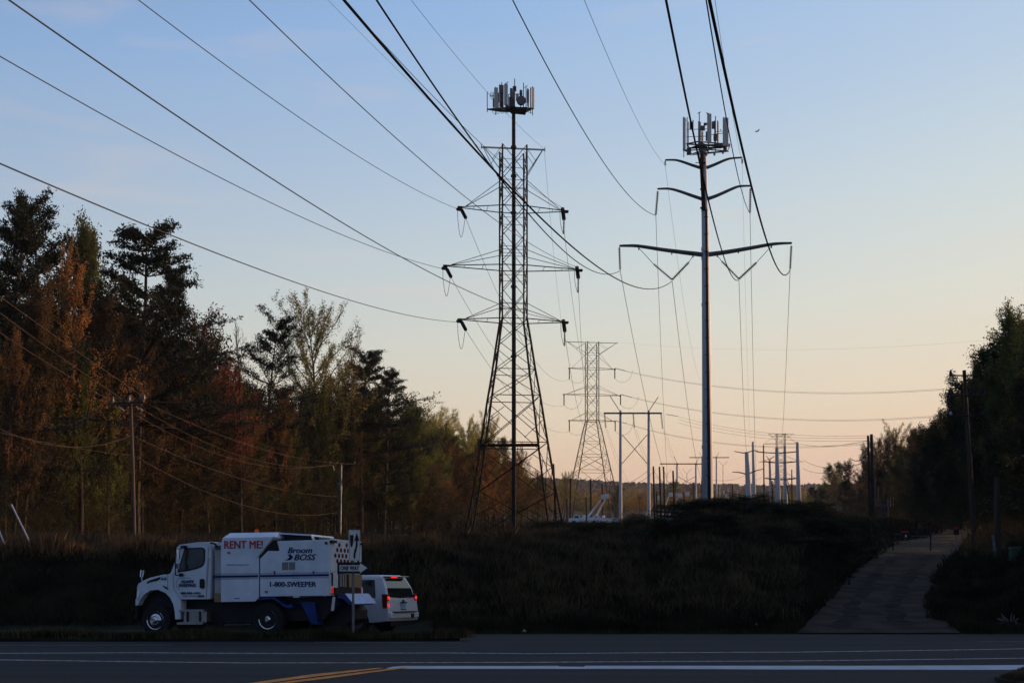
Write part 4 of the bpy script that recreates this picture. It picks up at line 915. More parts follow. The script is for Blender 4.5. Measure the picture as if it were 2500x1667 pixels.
# raised lid continuing behind
T0 = S(1176,92,.45); T1 = S(1440,106,.45); T2 = S(1456,150,.45)
mb = MB()
z0 = T0; w2 = -WT+.3
for (p_, q_) in ((T0, T1), (T1, T2)):
    p2 = Vector((p_.x, w2, p_.z)); q2 = Vector((q_.x, w2, q_.z)); dz = Vector((0, 0, -.045))
    mb.add([p_, q_, q2, p2, p_+dz, q_+dz, q2+dz, p2+dz], [(0,1,2,3),(7,6,5,4),(0,4,5,1),(3,2,6,7),(0,3,7,4),(1,5,6,2)])
mb.build('hopper_lid', M['white'], truck)
side_prism([(1180,112),(1192,104),(1432,118),(1446,152),(1170,154)], .62, 1.9, 'hopper_opening', M['black'])
rh = boxhouse([(1580,575),(1050,582),(1050,292),(1110,232),(1190,234),(1198,226),(1180,158),(1580,146)], None, 'engine_housing')
side_prism([(1100,236),(1200,236),(1176,150),(1150,150),(1040,276),(1040,300),(1052,300)], .04, WT-.1, 'housing_recess', M['black'])
side_prism([(1036,278),(1052,290),(1052,584),(1036,590)], .05, WT-.1, 'housing_gap', M['black'])
mb = MB(); mb.bar(S(1158,122)+Vector((0,.01,0)), S(1030,282)+Vector((0,.01,0)), .02); mb.build('edge_trim', M['offw'], truck)
# stripes, wrapped over all panels
def stripe(y0a, y0b, th, name, m, segs=((692,754),(752,1036),(1052,1578))):
    for xa, xb in segs:
        f = lambda x: y0a+(y0b-y0a)*(x-692)/(1578-692)
        lat = .10 if xb < 760 else 0
        decal([(xa,f(xa)),(xb,f(xb)),(xb,f(xb)+th),(xa,f(xa)+th)], name, m, .004, lat=lat, th=.006)
stripe(422, 408, 17, 'stripe', M['stripe'])
for dy in (-14, -7, 21, 28): stripe(422+dy, 408+dy, 2.2, 'pin_stripe', M['stripe'])
def side_text(s, x0, y0, x1, y1, m, shear=0.0, bold=.0, out=.006, lat=0.0, heavy=None):
    if bold: heavy = .007 if (y1-y0) > 30 else .004
    bold = 0.0
    A = S(x0, y1, lat); B = S(x1, y1, lat); T = S(x0, y0, lat)
    w = (A-B).length; h = (T-A).length
    ex = (B-A).normalized(); ez = (T-A).normalized(); ey = ez.cross(ex)
    mtx = Matrix((ex, ez, -ey)).transposed().to_4x4(); mtx.translation = A+Vector((0, out+.004, 0))
    return text_obj(s, 1.0, m, truck, mtx, shear=shear, bold=bold, heavy=heavy or 0.0, width=w, height=h, ext=.003)
side_text('RENT ME!', 779, 156, 1070, 214, M['red'], bold=.02)
side_text('Broom', 1264, 206, 1450, 249, M['ink'], shear=.32, bold=.03)
side_text('BOSS', 1312, 258, 1478, 303, M['ink'], shear=.32, bold=.03)
decal([(1258,258),(1285,258),(1302,275),(1298,292),(1280,304),(1238,304),(1262,294),(1274,282),(1270,268)], 'logo_swoosh', M['ink'], .006)
side_text('1-800-SWEEPER', 1128, 468, 1480, 506, M['ink'], bold=.026)
side_text('ATLANTIC', 442, 456, 545, 479, M['ink'], bold=.02, out=OUT, shear=.1)
side_text('SWEEPING', 424, 484, 558, 508, M['ink'], bold=.02, out=OUT, shear=.1)
mb = MB(); pts = [S(440+math.cos(t)*34+ (0 if True else 0), 485+math.sin(t)*44)+Vector((0,OUT+.004,0)) for t in np.linspace(R(100), R(262), 16)]
for p_, q_ in zip(pts[:-1], pts[1:]): mb.bar(p_, q_, .007)
pts = [S(x, 441-2*math.sin((x-436)/90*3.14))+Vector((0,OUT+.004,0)) for x in range(436, 530, 12)]
for p_, q_ in zip(pts[:-1], pts[1:]): mb.bar(p_, q_, .005)
mb.build('logo_ring', M['ink'], truck)
side_text('888-888-1055', 440, 547, 592, 563, M['ink'], bold=.02, out=OUT)
side_text('STREET SWEEPING', 455, 572, 575, 582, M['unit'], out=OUT)
side_text('A-16', 292, 432, 330, 455, M['ink'], bold=.02, out=OUT)
side_text('atlanticsweeping.com', 798, 333, 966, 345, M['steel'])
lv = decal([(1218,320),(1268,318),(1268,378),(1218,380)], 'louver', M['offw'], .004); lv2 = decal([(1272,318),(1320,317),(1320,376),(1272,378)], 'louver', M['offw'], .004)
for par, xa, xb in ((lv,1220,1266),(lv2,1274,1318)):
    mb = MB()
    for k in range(8):
        y = 323+k*7.2; mb.bar(S(xa,y)+Vector((0,.008,0)), S(xb,y-.6)+Vector((0,.008,0)), .008)
    mb.build('louver_slot', M['black'], par)
for x in (1162, 1460):
    decal([(x-9,388),(x+9,387),(x+5,402),(x+3,420),(x-3,420),(x-4,402)], 'latch', M['steel'], .02)
decal(rnd(800,238,822,256,3), 'side_marker', M['tan'], .006); decal(rnd(1087,536,1110,556,3), 'side_marker', M['tan'], .006)
decal(rnd(573,570,620,586,4), 'side_marker', M['unit'], OUT+.006); decal([(852,592),(896,592),(896,598),(852,598)], 'warning_sticker', M['red'], .006)
mb = MB(); p_ = S(1557,172); mb.cyl(p_+Vector((0,.01,0)), (0,1,0), .045, .03, 14); mb.build('side_marker', M['redlens'], truck)
mb = MB(); p_ = S(1024,78,1.0); mb.cyl(p_+Vector((0,0,-.02)), (0,0,1), .065, .12, 14, .055); mb.build('beacon', M['orange'], truck)
for x in (1602-200, ): pass
# wheels
def wheel(center_c, name_label, front, Rw=.50, lat=.06):
    c = S(*center_c, lat); w = MB(); w.cyl(c+Vector((0,-.14,0)), (0,1,0), Rw, .28, 36); tyre = w.build('wheel', M['rubber'], truck, bevel=.03)
    rim = MB(); r = .30
    ring = [(r,.0),(r*.97,.025),(r*.90,.01),(r*.84,-.03 if front else -.10),(r*.62, .0 if front else -.13),(r*.42,.04 if front else -.12)]
    n = 36; vs = []; fs = []
    for rr, dy in ring:
        for k in range(n): a_ = 2*math.pi*k/n; vs.append(c+Vector((math.cos(a_)*rr, dy+.005, math.sin(a_)*rr)))
    for i in range(len(ring)-1):
        for k in range(n): fs.append((i*n+k, i*n+(k+1)%n, (i+1)*n+(k+1)%n, (i+1)*n+k))
    fs.append(tuple(range((len(ring)-1)*n, len(ring)*n))); rim.add(vs, fs); rim.build('rim', M['chrome'], tyre, smooth=False)
    hub = MB(); hub.tube([c+Vector((0,-.1,0)), c+Vector((0,.03 if not front else .07,0)), c+Vector((0,.07 if not front else .11,0))], [.10,.10,.055], 18); hub.build('hub', M['chrome'], tyre, smooth=False)
    hl = MB()
    for k in range(10):
        a_ = 2*math.pi*k/10+.2; rr = r*.76
        hl.cyl(c+Vector((math.cos(a_)*rr, (-.008 if front else -.110), math.sin(a_)*rr)), (0,1,0), .026, .012, 8)
    hl.build('rim_hole', M['black'], tyre)
    ln = MB()
    for k in range(10):
        a_ = 2*math.pi*k/10; rr = .135
        ln.cyl(c+Vector((math.cos(a_)*rr, (.045 if front else -.115), math.sin(a_)*rr)), (0,1,0), .012, .03, 6)
    ln.build('wheel_nut', M['alu'], tyre)
wheel((250,762), 'front', True); wheel((1110,757), 'rear', False)
for (cx_, cy_) in ((250,762),(1110,757)):
    c = S(cx_, cy_, .06); w = MB(); w.cyl(Vector((c.x, -WT+.25, c.z)), (0,1,0), .50, .28, 30); w.build('wheel', M['rubber'], truck)
# blue lower bodywork
side_prism([(1016,594),(1020,590),(1150,584),(1240,658),(1292,668),(1290,582),(1060,590)][:3]+[(1240,650),(1290,640),(1292,668),(1238,664),(1148,600),(1040,606),(1018,620)], .05, .7, 'mudguard', M['blue'])
side_prism([(1326,622),(1440,622),(1452,700),(1460,800),(1412,788),(1370,700)], .25, .9, 'broom_shroud', M['blue'])
side_prism([(1452,640),(1600,610),(1610,640),(1560,700),(1490,706),(1455,680)], .40, 1.4, 'broom_shroud', M['blue'])
# rear broom cover behind the body
cov = MB()
L_ = [S(1640,562,.35), S(1700,562,.35), S(1765,642,.35), S(1742,650,.35), S(1690,602,.35), S(1640,594,.35)]
cov.prism([(v.x, v.z) for v in L_], lambda x, z: Vector((x, -.35, z)), lambda x, z: Vector((x, -2.0, z)))
cv = cov.build('broom_cover', M['blue'], truck)
t0 = S(1700,562,.35); t1 = S(1765,640,.35); up = Vector((0, 0, .012))
mb = MB(); mb.add([t0+up, t1+up, Vector((t1.x,-2.25,t1.z))+up, Vector((t0.x,-2.25,t0.z))+up]+[t0-up*.3, t1-up*.3, Vector((t1.x,-2.25,t1.z))-up*.3, Vector((t0.x,-2.25,t0.z))-up*.3], [(0,1,2,3),(7,6,5,4),(0,4,5,1),(1,5,6,2),(2,6,7,3),(3,7,4,0)])
mb.build('cover_plate', M['bluelt'], truck)
mb = MB(); mb.tube([S(1616,585,.05), S(1604,690,.05)], .045, 10); mb.build('hydraulic_cylinder', M['white_pl'], truck)
mb = MB(); mb.tube(catmull([S(1622,590,.1), S(1640,630,.1), S(1630,680,.1), S(1612,690,.1)], 4), .012, 5); mb.build('hydraulic_hose', M['cable'], truck)
side_prism([(1480,700),(1500,650),(1660,650),(1690,690),(1690,760),(1620,810),(1500,820),(1440,800)], .7, 1.9, 'broom_assembly', M['black'])
# rear wall details
def rear_box(x0, y0, x1, y1, name, m, depth=.03, parent=None):
    a = RR(x0, y0); b = RR(x1, y0); c = RR(x0, y1)
    mb = MB(); cc = (b+c)/2; mb.box(Vector((-depth/2-.002, cc.y, cc.z)), (depth, abs(b.y-a.y), abs(a.z-c.z)), None)
    return mb.build(name, m, parent or truck, bevel=0)
rear_box(1586,150,1822,400,'rear_panel',M['white'],.02)
for (x, y) in [(1650,187),(1706,190),(1635,225),(1663,228),(1692,230),(1718,231),(1620,268),(1648,270),(1676,271),(1703,273),(1733,275),(1762,277),(1635,310),(1663,312),(1690,314),(1716,316),(1745,232),(1745,318),(1790,235),(1795,318)]:
    p_ = RR(x, y); mb = MB(); mb.cyl(p_+Vector((-.03,0,0)), (1,0,0), .068, .02, 14); mb.build('arrow_lamp', M['redlens'], truck)
for x0, y0, x1, y1 in ((1582,152,1616,172),(1812,172,1830,186)): rear_box(x0, y0, x1, y1, 'work_lamp', M['black'], .10)
rear_box(1582,412,1640,560,'rear_corner_panel',M['white'],.03)
rear_box(1588,400,1598,500,'hinge_bar',M['black'],.05)
rear_box(1640,410,1826,520,'rear_recess',M['black'],.02)
rear_box(1724,414,1824,512,'rear_door',M['tan'],.03)
for x in (1650, 1668, 1685):
    a = RR(x, 412); b = RR(x, 508); mb = MB(); mb.tube([a+Vector((-.07,0,0)), b+Vector((-.07,0,0))], .042, 10); mb.build('hydraulic_tank', M['alu'], truck)
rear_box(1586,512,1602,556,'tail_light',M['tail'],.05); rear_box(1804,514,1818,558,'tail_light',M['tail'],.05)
rear_box(1796,512,1828,562,'light_bracket',M['white'],.04)
rear_box(1604,514,1796,560,'rear_beam',M['black'],.12)

# ------------------------------------------------------------------ SUV behind the truck
VY = 40.0; px_, py_ = cr(2032, 600); VX = (px_-1250)/F*VY; VYAW = 24.5
suv = empty('parked_suv', (VX, VY, VY*SL), 'white SUV with lit brake lights stopped behind the sweeper truck', 'car', rz=R(180-VYAW))
# profile in car coordinates: x forward from the rear bumper, z up
def car_prism(poly, y0, y1, name, m, bevel=.0, parent=None, taper=None):
    mb = MB(); mb.prism(poly, lambda x, z: Vector((x, -(y0), z)), lambda x, z: Vector((x, -(y1), z)))
    return mb.build(name, m, parent or suv, bevel=bevel)
W_ = 2.0
body = [(.0,.52),(.0,.78),(.03,.98),(.06,1.14),(4.35,1.12),(5.0,1.02),(5.18,.85),(5.2,.45),(4.75,.38)]
arch = lambda cx, r: [(cx+r*math.cos(a), .36+r*math.sin(a)) for a in np.linspace(0, math.pi, 12)]
lower = [(.0,.50),(.05,.36),(.55,.34)]
body = [(.03,.42),(.0,.60),(.02,.85),(.06,1.14),(4.2,1.13),(4.9,1.03),(5.15,.85),(5.18,.45),(4.7,.36)]+arch(4.15,.47)+[(3.6,.34),(1.75,.34)]+arch(1.2,.47)+[(.6,.36)]
bd = car_prism(body, 0, W_, 'body', M['suvw'], bevel=.05)
car_prism([(.70,.30),(4.6,.30),(4.6,.9),(.7,.9)], .2, W_-.2, 'underbody', M['black'])
car_prism([(.05,.26),(.7,.28),(.7,.5),(.05,.5)], .25, W_-.25, 'underbody', M['black'])
# greenhouse with tumblehome
def gh(z, x0, x1, ins): return [Vector((x0, -ins, z)), Vector((x1, -ins, z)), Vector((x1, -W_+ins, z)), Vector((x0, -W_+ins, z))]
lv_ = [gh(1.12, .06, 3.9, .03), gh(1.50, .17, 3.45, .11), gh(1.84, .34, 3.05, .21), gh(1.93, .52, 2.85, .30)]
mb = MB(); vs = [v for l_ in lv_ for v in l_]; fs = []
for i in range(3):
    for k in range(4): fs.append((i*4+k, i*4+(k+1)%4, (i+1)*4+(k+1)%4, (i+1)*4+k))
fs += [(3,2,1,0),(12,13,14,15)]
mb.add(vs, fs); mb.build('cabin', M['suvw'], suv, bevel=.05)
def on_side(x, z):
    ins = float(np.interp(z, [1.12,1.50,1.84,1.93], [.03,.11,.21,.30])); return Vector((x, -ins+.008, z))
def on_back(y, z):
    x = float(np.interp(z, [1.12,1.50,1.84,1.93], [.06,.17,.34,.52])); return Vector((x-.008, -y, z))
def patch(pts, name, m, nrm, th=.01, parent=None):
    n = len(pts); mb = MB(); nr = Vector(nrm)*th
    mb.add(list(pts)+[p-nr for p in pts], [tuple(range(n)), tuple(range(n,2*n))[::-1]]+[(i,i+n,(i+1)%n+n,(i+1)%n) for i in range(n)])
    return mb.build(name, m, parent or suv)
for x0, x1, t0_, t1_ in ((.50,1.45,.62,1.42),(1.52,2.45,1.52,2.35),(2.52,3.5,2.45,2.95)):
    patch([on_side(x0,1.18), on_side(x1,1.18), on_side((x1+t1_)/2,1.50), on_side(t1_,1.77), on_side(t0_,1.77), on_side((x0+t0_)/2,1.50)], 'side_window', M['glass'], (0,1,0))
tg = patch([on_back(.16,1.20), on_back(.22,1.50), on_back(.34,1.80), on_back(W_/2,1.83), on_back(W_-.34,1.80), on_back(W_-.22,1.50), on_back(W_-.16,1.20), on_back(W_/2,1.17)], 'rear_window', M['glass'], (-1,0,0))
MB().box((.36,-W_/2,1.86), (.06,.34,.035)).build('brake_light', M['taillit'], suv)
MB().box((.30,-W_/2,1.885), (.26,1.35,.03)).build('rear_spoiler', M['suvw'], suv, bevel=.01)
for s, yc in ((0, -.07), (1, -W_+.07)):
    mb = MB(); mb.prism([(-.005,.84),(.0,1.30),(.20,1.30),(.16,.84)], lambda x, z: Vector((x+.05, yc-.075, z)), lambda x, z: Vector((x+.05, yc+.085, z)))
    tl = mb.build('tail_light', M['redlens'], suv, bevel=.01)
    for z in ((1.18, .93) if s == 0 else (1.18,)):
        MB().box((.035, yc-.01 if s == 0 else yc+.01, z), (.03,.075,.10)).build('brake_lamp', M['taillit'], tl)
    MB().box((.038, yc-.01 if s == 0 else yc+.01, 1.06), (.02,.09,.05)).build('reversing_lamp', M['sheet'], tl)
mb = MB(); mb.box((.03,-W_/2,.60), (.20,1.92,.22)); mb.build('rear_bumper', M['suvw'], suv, bevel=.05)
mb = MB(); mb.box((-.03,-W_/2,.715), (.18,1.5,.03)); mb.build('bumper_step', M['black'], suv)
mb = MB(); mb.box((-.075,-W_*.74,.58), (.02,.18,.14)); mb.build('tow_hitch_cover', M['black'], suv)
mb = MB(); mb.box((.004,-W_/2,1.02), (.03,.46,.035)); mb.build('plate_garnish', M['chrome'], suv)
mb = MB(); mb.box((.012,-W_/2,.90), (.02,.32,.17)); mb.build('number_plate', M['plate'], suv)
mb = MB(); mb.box((.008,-W_/2,.79), (.025,.40,.02)); mb.build('plate_garnish', M['chrome'], suv)
mb = MB(); mb.cyl((.0,-W_/2,1.08), (1,0,0), .05, .03, 12); mb.build('badge', M['steel'], suv)
mb = MB(); mb.bar((.03,-W_*.70,1.175), (.03,-W_*.90,1.19), .012); mb.build('wiper', M['black'], suv)
for cx_ in (1.2, 4.15):
    for yy in (-.14, -W_+.14):
        w = MB(); w.cyl((cx_, yy, .37), (0,1,0), .38, .26, 28); t_ = w.build('wheel', M['rubber'], suv, bevel=.02)
        w = MB(); w.cyl((cx_, yy+(.135 if yy > -1 else -.135), .37), (0,1,0), .24, .02, 20); w.build('rim', M['steel'], t_)

# ------------------------------------------------------------------ road signs on one post
SY = 35.45
def q_(cx, cy, dy=0.0):
    px, py = cr(cx, cy); return P(px, py, SY+dy)
base = q_(1763, 872); base.z = SY*SL+.08
post = MB(); top = q_(1770, 120); post.add([Vector((x, y, z)) for z in (base.z-.3, top.z) for x, y in ((base.x-.035, SY+.02), (base.x-.035, SY-.01), (base.x-.012, SY-.025), (base.x+.012, SY-.025), (base.x+.035, SY-.01), (base.x+.035, SY+.02))], [(i,(i+1)%6,(i+1)%6+6,i+6) for i in range(6)]+[(5,4,3,2,1,0),(6,7,8,9,10,11)])
po = post.build('sign_post', M['post'], origin=base); tag(po, 'grey metal U-channel post holding the two road signs', 'sign post')
def plate(x0, y0, x1, y1, name, m, dy, origin=None, parent=None, r=6):
    pts = [q_(x, y) for x, y in rnd(x0, y0, x1, y1, r)]; o = origin
    mb = MB(); mb.prism([(p.x, p.z) for p in pts], lambda x, z: Vector((x, SY+dy, z)), lambda x, z: Vector((x, SY+dy+.004, z)))
    ob = mb.build(name, m, parent, origin=o); return ob
def flat(pts, name, m, dy, origin, parent):
    mb = MB(); mb.prism([(q_(x,y).x, q_(x,y).z) for x, y in pts], lambda x, z: Vector((x, SY+dy, z)), lambda x, z: Vector((x, SY+dy+.003, z)))
    return mb.build(name, m, parent, origin=origin)
o1 = q_(1773, 190)
s1 = plate(1730,72,1818,307,'keep_right_sign',M['sheet'],-.035,o1); tag(s1,'white sign with a black arrow curving right past a divider','road sign')
mb = MB(); fr = rnd(1735,77,1813,302,5); pp = [q_(x,y,-.038) for x, y in fr]
for i in range(len(pp)): mb.bar(pp[i], pp[(i+1)%len(pp)], .005)
mb.build('sign_border', M['signblk'], s1, origin=o1)
flat([(1740,111),(1768,111),(1767,145),(1763,180),(1757,202),(1751,207),(1745,195),(1741,160)], 'divider_symbol', M['signblk'], -.042, o1, s1)
flat([(1792,90),(1812,158),(1799,152),(1799,190),(1791,228),(1783,255),(1781,290),(1768,292),(1767,262),(1772,232),(1781,205),(1785,180),(1785,152),(1772,160)], 'arrow_symbol', M['signblk'], -.042, o1, s1)
o2 = q_(1765, 363)
s2 = plate(1643,319,1887,407,'one_way_sign',M['signblk'],-.045,o2); tag(s2,'black ONE WAY sign with a white arrow pointing right','road sign')
flat([(1660,341),(1817,341),(1817,325),(1873,363),(1817,403),(1817,388),(1660,388)], 'arrow_symbol', M['sheet'], -.050, o2, s2)
A = q_(1669, 381)-o2; A.y = -.052
mtx = Matrix(((1,0,0),(0,0,-1),(0,1,0))).to_4x4(); mtx.translation = Vector((A.x, -.053, A.z))
w_ = q_(1810,381).x-q_(1669,381).x; h_ = q_(1669,347).z-q_(1669,381).z
text_obj('ONE WAY', 1.0, M['signblk'], s2, mtx, heavy=.005, width=w_, height=h_, ext=.002)
mb = MB()
for x, y in ((1762,327),(1762,400)): mb.cyl(q_(x,y,-.05), (0,1,0), .012, .012, 8)
mb.build('sign_bolt', M['alu'], s2, origin=o2)

# ------------------------------------------------------------------ bucket trucks far behind
def bucket_truck(px, py, Y, heading, label, boom, m_body='white_pl', L_=7.0):
    o = P(px, py, Y); t = empty('bucket_truck', tuple(o), label, 'truck', 'bucket trucks parked beyond the lattice towers', rz=0)
    s = heading
    mb = MB(); mb.prism([(x*s, z) for x, z in [(0,.6),(0,2.1),(-1.0,2.3),(-1.6,1.6),(-2.3,1.5),(-2.4,.6)]], lambda x, z: Vector((x, -1.1, z)), lambda x, z: Vector((x, 1.1, z))); mb.build('cab', M['white'], t, bevel=.05)
    mb = MB(); mb.prism([(x*s, z) for x, z in [(-.25,1.5),(-.25,2.0),(-.95,2.15),(-1.4,1.6)]], lambda x, z: Vector((x, -1.13, z)), lambda x, z: Vector((x, 1.13, z))); mb.build('side_window', M['glass'], t)
    mb = MB(); mb.box((2.3*s,0,1.15), (4.4,2.3,1.1)); mb.build('utility_body', M['white'], t, bevel=.04)
    mb = MB(); mb.box((1.2*s,0,.55), (6.4,1.8,.25)); mb.build('chassis', M['black'], t)
    for x in (-1.3, 3.1):
        for y in (-1.05, 1.05): MB().cyl((x*s, y, .5), (0,1,0), .5, .3, 18).build('wheel', M['rubber'], t)
    MB().cyl((1.0*s,0,1.95), (0,0,1), .35, .6, 12).build('turret', M['white_pl'], t)
    a, b, bk = [P(x, y, Y)-o for x, y in boom]
    a.y = b.y = 0
    MB().tube([a, a.lerp(b,.5)], .22, 4).build('boom', M['white_pl'], t); MB().tube([a.lerp(b,.45), b], .16, 4).build('boom', M['white_pl'], t)
    if abs(bk.x-b.x) > 1.5: MB().tube([b, bk], .12, 4).build('boom', M['white_pl'], t)
    k = MB(); k.box(bk, (.9,.8,1.0)); k.build('bucket', M['white_pl'], t, bevel=.08)
bucket_truck(1415, 1282, 268, 1, 'leftmost bucket truck, its boom raised between the legs of the farther lattice tower', [(1436,1260),(1467,1220),(1472,1213)])
bucket_truck(1462, 1283, 274, 1, 'bucket truck left of the nearest H-frame with its bucket raised highest', [(1454,1262),(1479,1216),(1480,1211)])
bucket_truck(1566, 1283, 280, 1, 'bucket truck partly hidden by the right pole of the nearest H-frame', [(1574,1262),(1597,1228),(1607,1215)])
bucket_truck(1605, 1283, 288, 1, 'bucket truck just right of the nearest H-frame', [(1616,1260),(1632,1212),(1637,1207)])
bucket_truck(1636, 1283, 294, 1, 'bucket truck in the middle of the group by the dark poles', [(1634,1259),(1654,1215),(1659,1209)])
bucket_truck(1664, 1282, 300, 1, 'rightmost bucket truck beside the round dark bush', [(1656,1258),(1669,1222),(1678,1206)])

# ------------------------------------------------------------------ birds
def bird(loc, s, label, flying=False, rz=0.0):
    r_ = MB(); r_.tube([(-.5*s,0,0),(-.3*s,0,.02*s),(0,0,.03*s),(.25*s,0,.06*s),(.38*s,0,.12*s),(.50*s,0,.12*s),(.60*s,0,.10*s)], [.03*s,.07*s,.13*s,.11*s,.075*s,.06*s,.01*s], 10)
    if flying:
        for sg in (-1, 1):
            r_.add([(.18*s,sg*.08*s,.08*s),(-.12*s,sg*.08*s,.08*s),(-.16*s,sg*.5*s,.24*s),(-.1*s,sg*.95*s,.18*s),(.08*s,sg*.55*s,.28*s)]+[(.18*s,sg*.08*s,.06*s),(-.12*s,sg*.08*s,.06*s),(-.16*s,sg*.5*s,.22*s),(-.1*s,sg*.95*s,.16*s),(.08*s,sg*.55*s,.26*s)], [(0,1,2,3,4),(9,8,7,6,5),(0,5,6,1),(1,6,7,2),(2,7,8,3),(3,8,9,4),(4,9,5,0)])
    else:
        r_.bar((.02*s,.03*s,0), (.02*s,.03*s,-.25*s), .012*s); r_.bar((.02*s,-.03*s,0), (.02*s,-.03*s,-.25*s), .012*s)
    o = r_.build('bird', M['bird'], smooth=True); o.location = loc; o.rotation_euler = (0, R(-25) if not flying else R(-30), rz)
    return tag(o, label, 'bird')
bird(P(1850,321,140), .55, 'small dark bird flying right of the monopole', True, R(25))
bird(P(1707,276.5,141.5), .55, 'dark bird perched on the highest pipe of the monopole\'s antennas', False, R(30))
bird(P(1728,279,139.7), .5, 'dark bird perched on the tall middle antenna panel', False, R(200))
bird(P(1759,318,142), .45, 'dark bird sitting on the rail between two antenna panels', False, R(90))
# litter and debris
for i, (px, py, Y, s) in enumerate([(1280,1543,40.2,.05),(1846,1526,41.5,.05)]):
    o = P(px, py, Y); o.z = float(gz(o.x, Y))+.06; b = MB(); b.tube([(-s,0,0),(-s*.3,.02,.05),(s*.4,0,.03),(s,0,0)], [s*.3,s*.8,s*.7,s*.2], 7); t = b.build('litter', M['offw'], smooth=True); t.location = o
    tag(t, ['scrap of white litter at the roadside below the big tower','scrap of white litter at the roadside near the driveway'][i], 'litter')
o = P(2468, 1533, 41.5); o.z = float(gz(o.x, 41.5))
b = MB(); rr_ = random.Random(3)
for k in range(9):
    a_ = rr_.uniform(-1.1, 1.1); l_ = rr_.uniform(.25,.6); b.tube([(0,0,.05),(math.sin(a_)*l_*.6,rr_.uniform(-.1,.1),.12+math.cos(a_)*l_*.3),(math.sin(a_)*l_,0,.1+math.cos(a_)*l_*.7)], [.035,.03,.01], 5)
b.tube([(-.55,0,.06),(-.2,.05,.12),(.2,0,.1),(.35,0,.02)], [.02,.07,.06,.02], 7)
t = b.build('torn_plastic', M['unit'], smooth=True); t.location = o; tag(t, 'torn grey-white plastic snagged in the grass at the right roadside', 'litter')
o = P(2316, 1458, 47.5); o.z = float(gz(o.x, 47.5))+.04
b = MB(); b.box((0,0,0), (.35,.2,.06)); t = b.build('flat_stone', M['unit'], bevel=.03); t.location = o; tag(t, 'pale flat stone at the right edge of the driveway', 'stone')

# ------------------------------------------------------------------ trees
def prisms(segs, n=4):
    """segs: array rows x0 y0 z0 x1 y1 z1 r0 r1 -> quads of n-sided open prisms (vertex block)"""
    s = np.asarray(segs, float); a = s[:, :3]; b = s[:, 3:6]; r0 = s[:, 6:7]; r1 = s[:, 7:8]
    d = b-a; d /= np.maximum(np.linalg.norm(d, axis=1, keepdims=True), 1e-6)
    ref = np.where(np.abs(d[:, 2:3]) < .9, np.array([[0, 0, 1.]]), np.array([[1., 0, 0]]))
    u = np.cross(d, ref); u /= np.linalg.norm(u, axis=1, keepdims=True); v = np.cross(d, u)
    qs = []
    for k in range(n):
        a0 = 2*math.pi*k/n; a1 = 2*math.pi*(k+1)/n
        e0 = u*math.cos(a0)+v*math.sin(a0); e1 = u*math.cos(a1)+v*math.sin(a1)
        qs.append(np.stack([a+e0*r0, a+e1*r0, b+e1*r1, b+e0*r1], 1))
    return np.concatenate(qs, 0).reshape(-1, 3)
def leaves(c, size, g, flat=0.0, elong=1.6):
    n = len(c); u = g.normal(size=(n, 3)); u /= np.linalg.norm(u, axis=1, keepdims=True)
    w = g.normal(size=(n, 3)); w[:, 2] += flat*3; v = np.cross(u, w); v /= np.maximum(np.linalg.norm(v, axis=1, keepdims=True), 1e-6)
    s = (size*g.uniform(.6, 1.4, size=(n, 1)))
    return np.stack([c-u*s*elong*.5, c+v*s*.5, c+u*s*elong*.5, c-v*s*.5], 1).reshape(-1, 3)
def grow(p, d, L_, nseg, bend, jit, g):
    pts = [np.array(p, float)]; d = np.array(d, float)
    for _ in range(nseg):
        d = d+np.array([0, 0, bend])+g.normal(size=3)*jit; d /= np.linalg.norm(d); pts.append(pts[-1]+d*L_/nseg)
    return pts, d
